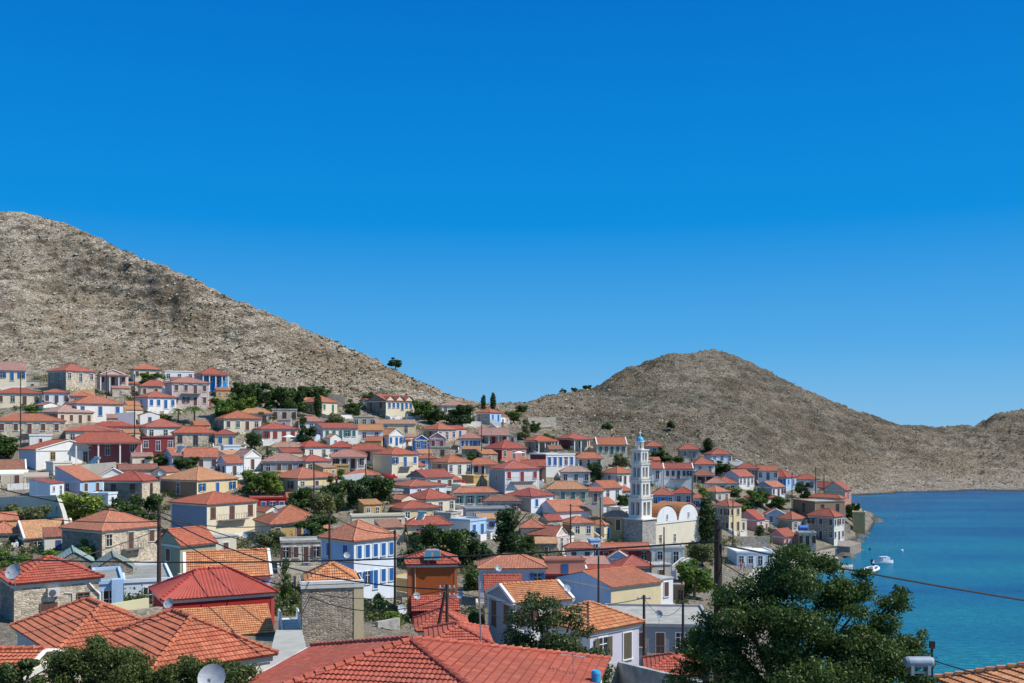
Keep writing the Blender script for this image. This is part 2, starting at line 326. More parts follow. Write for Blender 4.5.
    # pale wave-washed shore and yellow-brown town soil
    low = nd(nt, 'MapRange', {0: sy.outputs[2], 1: .2, 2: 9., 3: 1., 4: 0.}).outputs[0]
    col = mixc(nt, nd(nt, 'Math', {0: low, 1: .5}, operation='MULTIPLY').outputs[0], col, ramp(nt, fine, [(.42,(.10,.085,.065)),(.58,(.75,.68,.56))]))
    dp = nd(nt, 'MapRange', {0: sy.outputs[1], 1: 290., 2: 312., 3: 1., 4: 0.}).outputs[0]
    col = mixc(nt, nd(nt, 'Math', {0: dp, 1: .7}, operation='MULTIPLY').outputs[0], col, mixc(nt, fine, (.28,.23,.155), (.62,.54,.42)))
    wet = nd(nt, 'MapRange', {0: sy.outputs[2], 1: .05, 2: .7, 3: 1., 4: 0.}).outputs[0]
    col = mixc(nt, wet, col, (.06,.05,.035))
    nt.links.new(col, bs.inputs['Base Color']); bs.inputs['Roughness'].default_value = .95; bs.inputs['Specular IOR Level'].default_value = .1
    hh = nd(nt, 'Math', {0: fine, 1: nd(nt, 'Math', {0: vo, 1: 1.2}, operation='MULTIPLY').outputs[0]}, operation='ADD').outputs[0]
    hh = nd(nt, 'Math', {0: hh, 1: nd(nt, 'Math', {0: mid, 1: 3.}, operation='MULTIPLY').outputs[0]}, operation='ADD').outputs[0]
    bump(nt, bs, hh, 1., 1.1); me.materials.append(m)
    for p in me.polygons: p.use_smooth = True
    return V, rows
# ------------------------------------------------------------------ colours
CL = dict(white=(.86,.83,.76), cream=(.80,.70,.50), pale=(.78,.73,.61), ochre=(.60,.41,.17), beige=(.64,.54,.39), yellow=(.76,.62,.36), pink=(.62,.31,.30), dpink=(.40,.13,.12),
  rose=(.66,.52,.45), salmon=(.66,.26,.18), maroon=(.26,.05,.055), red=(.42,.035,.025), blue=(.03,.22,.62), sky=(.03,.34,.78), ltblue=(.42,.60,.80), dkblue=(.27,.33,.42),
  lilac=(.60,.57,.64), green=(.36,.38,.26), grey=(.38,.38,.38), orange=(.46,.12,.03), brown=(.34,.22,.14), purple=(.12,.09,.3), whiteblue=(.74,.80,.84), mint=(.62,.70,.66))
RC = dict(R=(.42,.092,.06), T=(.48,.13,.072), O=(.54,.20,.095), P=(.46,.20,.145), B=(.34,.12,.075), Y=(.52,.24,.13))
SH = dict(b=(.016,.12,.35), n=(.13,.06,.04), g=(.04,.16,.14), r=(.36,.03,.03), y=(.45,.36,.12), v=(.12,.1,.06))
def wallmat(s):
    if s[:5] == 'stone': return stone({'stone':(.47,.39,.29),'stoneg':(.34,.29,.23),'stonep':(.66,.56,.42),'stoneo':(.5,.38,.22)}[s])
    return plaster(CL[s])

# ------------------------------------------------------------------ windows and doors (mesh data shared by size)
_wm = {}; WR = random.Random(77)
def wmesh(kind, w, h, sty):
    key = (kind, w, h, sty)
    if key in _wm: return _wm[key]
    m = MB(); fw = .085; d = .07
    if kind == 'frame':
        m.box(-w/2-fw, -w/2, -d, 0, 0, h); m.box(w/2, w/2+fw, -d, 0, 0, h); m.box(-w/2-fw, w/2+fw, -d, 0, h, h+fw)
        m.box(-w/2-fw-.06, w/2+fw+.06, -d-.07, 0, -.1, 0)
        if sty[-1] == 'A':      # small cornice over the opening
            m.box(-w/2-fw-.1, w/2+fw+.1, -d-.1, 0, h+fw, h+fw+.09)
        m.box(-.035, .035, -.045, -.02, 0, h); m.box(-w/2, -.035, -.045, -.02, h*.66, h*.66+.06); m.box(.035, w/2, -.045, -.02, h*.66, h*.66+.06)
    elif kind == 'pane': m.box(-w/2+.002, w/2-.002, -.018, 0, .002, h-.002)
    elif kind == 'leaf': m.box(-w/2+.01, -.012, -.085, -.05, .01, h-.01); m.box(.012, w/2-.01, -.085, -.05, .01, h-.01)
    elif kind == 'open': m.box(-w*.26, w*.26, -.13, -.075, .01, h-.01)
    elif kind == 'balcony':
        m.box(-w/2, w/2, -.95, 0, -.16, 0)
        for k in range(int(w/.5)+1): x = -w/2+.03+k*(w-.06)/int(w/.5); m.box(x-.02, x+.02, -.93, -.89, 0, .9)
        for s in (-1, 1):
            m.box(s*(w/2-.03)-.02, s*(w/2-.03)+.02, -.45, -.41, 0, .9); m.box(s*(w/2-.03)-.02, s*(w/2-.03)+.02, -.89, 0, .9, .95)
        m.box(-w/2, w/2, -.94, -.88, .95, 1.0)
    me = m.mesh(kind); _wm[key] = me; return me
def put(name, me, parent, loc, rz, mat):
    if not me.materials: me.materials.append(mat)
    o = bpy.data.objects.new(name, me); COL.objects.link(o); o.parent = parent; o.location = loc; o.rotation_euler = (0, 0, rz)
    return o
FRM = {'w': (.8,.79,.76), 'o': (.62,.42,.15), 'c': (.68,.62,.48), 'n': (.2,.13,.09)}
def window(root, loc, rz, w, h, sty, door=False, deep=True):
    """sty: shutter letter (or d for a bare dark pane), frame colour letter, optional A"""
    frm = wmesh('frame', w, h, sty[1]+('A' if sty.endswith('A') else '_'))
    f = put('door' if door else 'window', frm, root, loc, rz, plaster(FRM[sty[1]]))
    rr_ = WR.random()
    if sty[0] != 'd' and rr_ < .38 and not door:
        put('pane', wmesh('pane', w, h, 'd'), f, (0,0,0), 0, GLASS)
        if rr_ < .27:
            for s_ in (-1, 1): put('shutter', wmesh('open', w, h, sty[0]), f, (s_*w*.78,0,0), 0, shutter(SH[sty[0]]))
    elif sty[0] == 'd': put('pane', wmesh('pane', w, h, 'd'), f, (0,0,0), 0, GLASS)
    else:
        lf = wmesh('leaf', w, h, sty[0]); put('door_leaf' if door else 'shutter', lf, f, (0,0,0), 0, shutter(SH[sty[0]]))
    return f

# ------------------------------------------------------------------ roofs
def slope(m, p0, p1, q0, q1, near, cw=.2, cl=.36, amp=.045, out=.0):
    """one roof plane: eave p0->p1, top q0->q1 (equal points = triangle)"""
    p0, p1, q0, q1 = map(Vector, (p0, p1, q0, q1)); e = (p1-p0); W = e.length; e.normalize()
    t0 = (q0-p0).dot(e); t1 = (q1-p0).dot(e); up = (q0-p0)-e*t0; L = up.length; up.normalize(); n = e.cross(up).normalized()
    uo = random.random()*50
    uo = round(uo/cw)*cw
    if not near:
        pts = [p0, p1, q1, q0] if (q1-q0).length > .02 else [p0, p1, q0]
        uvs = [(uo+0, 0), (uo+W, 0), (uo+t1, L), (uo+t0, L)] if len(pts) == 4 else [(uo, 0), (uo+W, 0), (uo+t0, L)]
        m.face([p+n*.07 for p in pts], uvs); 
        m.face([p0-Vector((0,0,.09)), p1-Vector((0,0,.09)), p1+n*.07, p0+n*.07], [(uo,.1),(uo+W,.1),(uo+W,.3),(uo,.3)])
        return
    nu = max(4, int(W/cw*(6 if near == 2 else 4))); us = np.linspace(0, W, nu+1); nc = max(1, int(round(L/cl))); cl2 = L/nc
    prof = lambda u: amp*abs(math.sin(math.pi*u/cw))**.8
    jit = [random.uniform(-.012, .012) for _ in range(nc)]
    prev = None
    for r in range(nc):
        rows = []
        for (v, lift) in ((r*cl2, .05 if cl < 5 else 0.), ((r+1)*cl2, .0)):
            a = t0*v/L; b = W-(W-t1)*v/L; row = []
            for u in us:
                uu = min(max(u, a), b); row.append((uu, v, lift+prof(uu)+jit[r]*math.sin(uu*1.7)+.02))
            rows.append(row)
        def pt(q): return p0+e*q[0]+up*q[1]+n*q[2]
        lo, hi = rows
        if prev is None: prev = [(q[0], q[1], -.06) for q in lo]
        for i in range(nu):
            for (A, B) in ((prev, lo), (lo, hi)):
                if abs(A[i][0]-A[i+1][0]) < 1e-6 and abs(B[i][0]-B[i+1][0]) < 1e-6: continue
                qs = [A[i], A[i+1], B[i+1], B[i]]; vv = .12*cl2 if A is prev else None
                m.face([pt(q) for q in qs], [(uo+q[0], (r*cl+.02) if A is prev else (r*cl+cl*(q[1]-r*cl2)/cl2*.98+.003)) for q in qs], sm=False)
        prev = hi
def ridgecaps(m, a, b, near, r=.11):
    a, b = Vector(a), Vector(b); L = (b-a).length
    if L < .3: return
    if not near: m.tube([a, b], r, 5); return
    n = max(2, int(L/.42)); 
    for i in range(n):
        p = a.lerp(b, i/n); q = a.lerp(b, (i+1.12)/n if i < n-1 else 1); p = p+Vector((0,0,.02)); m.tube([p+Vector((0,0,.02)), q-Vector((0,0,.02))], [r*1.25, r*.98], 7)

HOUSES = []; INFO = {}
def house(label, cx, cy, ze, zb, th, a, b, rt, rise, wall='white', roof='T', left=None, wf=None, wl=None, wr=None, near=False, corn=True, trim=True,
          bal=False, oh=.32, cat='house', group='houses of the hillside town', D=0, colm=None, par=None, chim=False, name='house', wh=1.55, ww=.9, flr=3.2):
    """corner (cx,cy) is the near corner; local x runs along the front, local y along the left side"""
    h = ze-zb; R = empty(name, (cx, cy, zb), th); tag(R, label, cat, group)
    HOUSES.append((label, cx, cy, th, a, b, zb, ze))
    wm = wallmat(wall); lm = wallmat(left) if left else wm; m = MB(); zl = -3.2
    ridge_x = rt in 'G' # ridge along local x, gables at x=0 and x=a
    A = [(0,0),(a,0),(a,b),(0,b)]
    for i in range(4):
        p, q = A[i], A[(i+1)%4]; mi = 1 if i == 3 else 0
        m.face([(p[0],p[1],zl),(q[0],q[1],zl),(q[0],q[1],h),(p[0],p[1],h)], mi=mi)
    if rt == 'G':
        m.face([(0,b,h),(0,0,h),(0,b/2,h+rise)], mi=1); m.face([(a,0,h),(a,b,h),(a,b/2,h+rise)])
    if rt == 'F':
        m.face([(0,0,h),(a,0,h),(a/2,0,h+rise)]); m.face([(a,b,h),(0,b,h),(a/2,b,h+rise)])
    if rt == 'S':
        m.face([(0,b,h),(0,0,h),(0,b,h+rise)], mi=1); m.face([(a,0,h),(a,b,h),(a,b,h+rise)]); m.face([(a,b,h),(0,b,h),(0,b,h+rise),(a,b,h+rise)])
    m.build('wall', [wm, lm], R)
    if roof in RC and roof != 'RT':
        q = WR.choice([(1,1,1),(1.04,1.25,1.3),(.9,1.05,1.15),(1.1,1.45,1.5),(.95,1.15,1.1)]) if not near else (1.06,1.12,1.05); rcol = tuple(x*y for x, y in zip(RC[roof], q))
    else: rcol = RC.get(roof)
    rm = tiles(rcol, bool(near)) if roof in RC else None
    if roof == 'RT': rm = simple('red_painted_sheet', (.40,.075,.045), .5, 0, .12, 1.)
    rd = MB(); rc = MB(); S = lambda *p: slope(rd, *p, near=near, **(dict(cw=.33, cl=99., amp=.07) if roof == 'RT' else {}))
    x0, x1, y0, y1 = -oh, a+oh, -oh, b+oh; zr = h+rise
    if rt in 'HGFS':
        if rt == 'H':
            if a >= b: r0, r1 = (b/2+0, b/2, zr), (a-b/2, b/2, zr)
            else: r0, r1 = (a/2, a/2, zr), (a/2, b-a/2, zr)
            if a >= b:
                S((x0,y0,h),(x1,y0,h),r0,r1); S((x1,y1,h),(x0,y1,h),r1,r0); S((x0,y1,h),(x0,y0,h),r0,r0); S((x1,y0,h),(x1,y1,h),r1,r1)
                cs = [((x0,y0,h),r0),((x0,y1,h),r0),((x1,y0,h),r1),((x1,y1,h),r1),(r0,r1)]
            else:
                S((x0,y0,h),(x1,y0,h),r0,r0); S((x1,y1,h),(x0,y1,h),r1,r1); S((x0,y1,h),(x0,y0,h),r1,r0); S((x1,y0,h),(x1,y1,h),r0,r1)
                cs = [((x0,y0,h),r0),((x1,y0,h),r0),((x0,y1,h),r1),((x1,y1,h),r1),(r0,r1)]
            for p, q in cs: ridgecaps(rc, Vector(p)+Vector((0,0,.08)), Vector(q)+Vector((0,0,.08)), near)
            rd.face([(x0,y1,h-.02),(x1,y1,h-.02),(x1,y0,h-.02),(x0,y0,h-.02)])
        elif rt == 'G':
            e = .12; k = oh*rise/(b/2); zr2 = zr
            S((-e,y0,h-k*.6),(a+e,y0,h-k*.6),(-e,b/2,zr2),(a+e,b/2,zr2)); S((a+e,y1,h-k*.6),(-e,y1,h-k*.6),(a+e,b/2,zr2),(-e,b/2,zr2))
            ridgecaps(rc, (-e,b/2,zr2+.08), (a+e,b/2,zr2+.08), near)
        elif rt == 'F':
            e = .12; k = oh*rise/(a/2)
            S((x0,b+e,h-k*.6),(x0,-e,h-k*.6),(a/2,b+e,zr),(a/2,-e,zr)); S((x1,-e,h-k*.6),(x1,b+e,h-k*.6),(a/2,-e,zr),(a/2,b+e,zr))
            ridgecaps(rc, (a/2,-e,zr+.08), (a/2,b+e,zr+.08), near)
        elif rt == 'S':
            S((-.1,y0,h-.06),(a+.1,y0,h-.06),(-.1,b,zr+.02),(a+.1,b,zr+.02))
        ro = rd.build('roof', rm, R)
        if rc.v: rc.build('ridge_tiles', tiles(tuple(min(1, x*1.08) for x in rcol), True), ro)
        if par:     # raised white verge on gables
            for xx in ((-.16, a-.12) if rt == 'G' else ()):
                pm = MB()
                for (ya, yb_) in ((y0, b/2), (y1, b/2)):
                    z0_, z1_ = h-oh*rise/(b/2)*.6, zr; w = .28
                    q = [(xx,ya,z0_-.1),(xx+w,ya,z0_-.1),(xx+w,yb_,z1_-.1),(xx,yb_,z1_-.1)]; t = [(x,y,z+.3) for x,y,z in q]
                    pm.face(t if ya<yb_ else t[::-1]); pm.face(q)
                    for i in range(4): j=(i+1)%4; pm.face([q[i],q[j],t[j],t[i]])
                pm.build('gable_parapet', WHITE, R)
    else:
        ph = .35; rd.box(-.12, a+.12, -.12, .14, h, h+ph); rd.box(-.12, a+.12, b-.14, b+.12, h, h+ph); rd.box(-.12, .14, .14, b-.14, h, h+ph); rd.box(a-.14, a+.12, .14, b-.14, h, h+ph)
        rd.build('parapet', wm if wall[:5] != 'stone' else CONC, R)
        fm = MB(); fm.face([(.14,.14,h+.1),(a-.14,.14,h+.1),(a-.14,b-.14,h+.1),(.14,b-.14,h+.1)]); fm.build('roof', simple('flat_roof', (.72,.71,.68) if roof == 'V' else (.37,.35,.30) if roof == 'W' else (.27,.26,.23), .95, 0, .2, .8), R)
    if corn and rt in 'HGFS':
        cm = MB(); z0, z1, e = h-.36, h-.1, .11
        cm.box(-e, a+e, -e, -.002, z0, z1); cm.box(-e, -.002, 0, b, z0, z1); cm.box(a+.002, a+e, 0, b, z0, z1); cm.box(-e, a+e, b+.002, b+e, z0, z1)
        if rt == 'F':  # raking cornice
            for s in (0, 1):
                pa = Vector((-e if s == 0 else a+e, -.1, h-.05)); pb = Vector((a/2, -.1, zr-.05)); cm.tube([pa, pb], .13, 4)
        cm.build('cornice', plaster((.74,.71,.62)), R)
    if trim and h > 3.5 and wall[:5] != 'stone':
        w = .28; e = .035; tmat = plaster(tuple(min(.8, x*1.12+.05) for x in CL[wall]))
        for bx_ in ((-e, w, -e, .02), (a-w, a+e, -e, .02)) + (((-e, .02, b-w, b),) if left else ()):
            tm = MB(); tm.box(*bx_, zl, h-.36); tm.build('corner_trim', tmat, R)
    def faces(spec, length, mk):
        if not spec: return
        n, sty = int(spec[0]), spec[1:]
        nf = max(1, int((h+.4)/flr))
        for fl in range(nf):
            zt = h-.62-fl*flr; zb_ = zt-wh
            w = min(ww, length/n*.5); hh = min(wh, zt-.15)
            if hh < .5: break
            for k in range(n):
                t = length*(k+.5)/n
                if n > 2: t = .12*length+(.76*length)*k/(n-1)
                isd = (fl == nf-1 and k == n//2 and zt > 1.9) or (bal and fl == 0 and k == n//2)
                z = zt-hh; hw = hh
                if isd and (fl == nf-1): z = max(0.02, zt-2.25); hw = zt-z
                elif isd: z = zt-2.2; hw = 2.2
                mk(t, z, round(w,2), round(hw,2), sty, isd, fl, k)
    faces(wf, a, lambda t,z,w,hh,s,d,fl,k: window(R, (t,-.002,z), 0, w, hh, s, d))
    faces(wl, b, lambda t,z,w,hh,s,d,fl,k: window(R, (-.002,t,z), -math.pi/2, w, hh, s, d))
    faces(wr, b, lambda t,z,w,hh,s,d,fl,k: window(R, (a+.002,t,z), math.pi/2, w, hh, s, d))
    if bal:
        w = min(a*.6, 3.4) if bal is True else bal; zt = h-.62-2.2
        put('balcony', wmesh('balcony', round(w,1), 0, 'b'), R, (a/2, -.003, zt-.02), 0, simple('wrought_iron', (.18,.17,.16), .6))
    if chim:
        c = MB(); X, Y = a*.7, b*.55; c.box(X-.3, X+.3, Y-.3, Y+.3, h, zr+.8); c.box(X-.38, X+.38, Y-.38, Y+.38, zr+.8, zr+.92); c.build('chimney', WHITE, R)
    if colm:    # a row of porch columns carrying a tiled lean-to along the front
        pm = MB(); dd = 2.2
        for k in range(colm): x = .15+(a-.3)*k/(colm-1); pm.box(x-.14, x+.14, -dd, -dd+.28, zl, h-.5)
        pm.box(0, a, -dd-.02, -dd+.3, h-.5, h-.25); pm.build('porch_columns', WHITE, R)
        pr = MB(); slope(pr, (-.1,-dd-.3,h-.22),(a+.1,-dd-.3,h-.22),(-.1,-.01,h+.15),(a+.1,-.01,h+.15), near); pr.build('porch_roof', rm or WHITE, R)
    INFO[label] = (R, a, b, h)
    return R

DMIN = 88.
def place(pl, pc, pr, ye, yr, rt, base, label, D=None, th=None, dep=None, **kw):
    """solve a house from what the photograph shows of it: left side pl..pc, front pc..pr, eave height ye, roof top yr"""
    if D is None:
        if base > 100: D = ray_ground(pc, base, DMIN)
        else:
            d, z = column(pc); Ds = np.arange(DMIN, 420, .5); s = H-(ye-HY)*Ds/1000-base; i = np.argmax(s <= pchip(d, z, Ds)); D = float(Ds[i])
    ze = H-(ye-HY)*D/F
    zg = ground((pc-CX)/F*D, D)
    if base > 100: zb = H-(base-HY)*D/F
    else: zb = ze-base
    if ze-zb < 2.3: zb = ze-2.3
    xc = (pc-CX)/F*D; uc = xc/D; ul = (pl-CX)/F; ur = (pr-CX)/F
    Wl = (pc-pl)*D/F; Wr = (pr-pc)*D/F; phi = -math.atan(uc)
    if th is None:
        if Wl < .3: th = phi+math.radians(1.0)
        else: th = phi+min(math.radians(62), max(math.radians(8), math.atan2(Wl, Wr*(1.0 if Wr < 11 else 9/Wr)))) 
    a = (ur*D-xc)/(math.cos(th)-ur*math.sin(th))
    if Wl < .3: b = dep or min(9, max(5, a*.75))
    else:
        b = (xc-ul*D)/(math.sin(th)+ul*math.cos(th))
        if not (0 < b < 16) : b = 9
        if dep: b = dep
    if rt in 'HGFS':
        run = min(a, b)/2 if rt == 'H' else (b/2 if rt == 'G' else (a/2 if rt == 'F' else b))
        fwd = {'H': math.cos(th)*b/2+math.sin(th)*a/2, 'G': b/2*math.cos(th)+.3*a*max(0, math.sin(th)), 'F': math.sin(th)*a/2, 'S': b*math.cos(th)}[rt]
        if rt == 'H' : fwd = run*(abs(math.cos(th))+abs(math.sin(th))*.6)
        rise = (H-(yr-HY)*(D+fwd)/F)-ze; rise = min(run*math.tan(math.radians(34)), max(run*math.tan(math.radians(13)), rise))
    else: rise = 0
    nt_ = kw.pop('nt', True); kw.pop('near_', 0)
    return house(label, xc, D, ze, zb, th, a, b, rt, rise, near=(D < 112 and nt_)*(2 if D < 62 else 1), D=D, **kw)
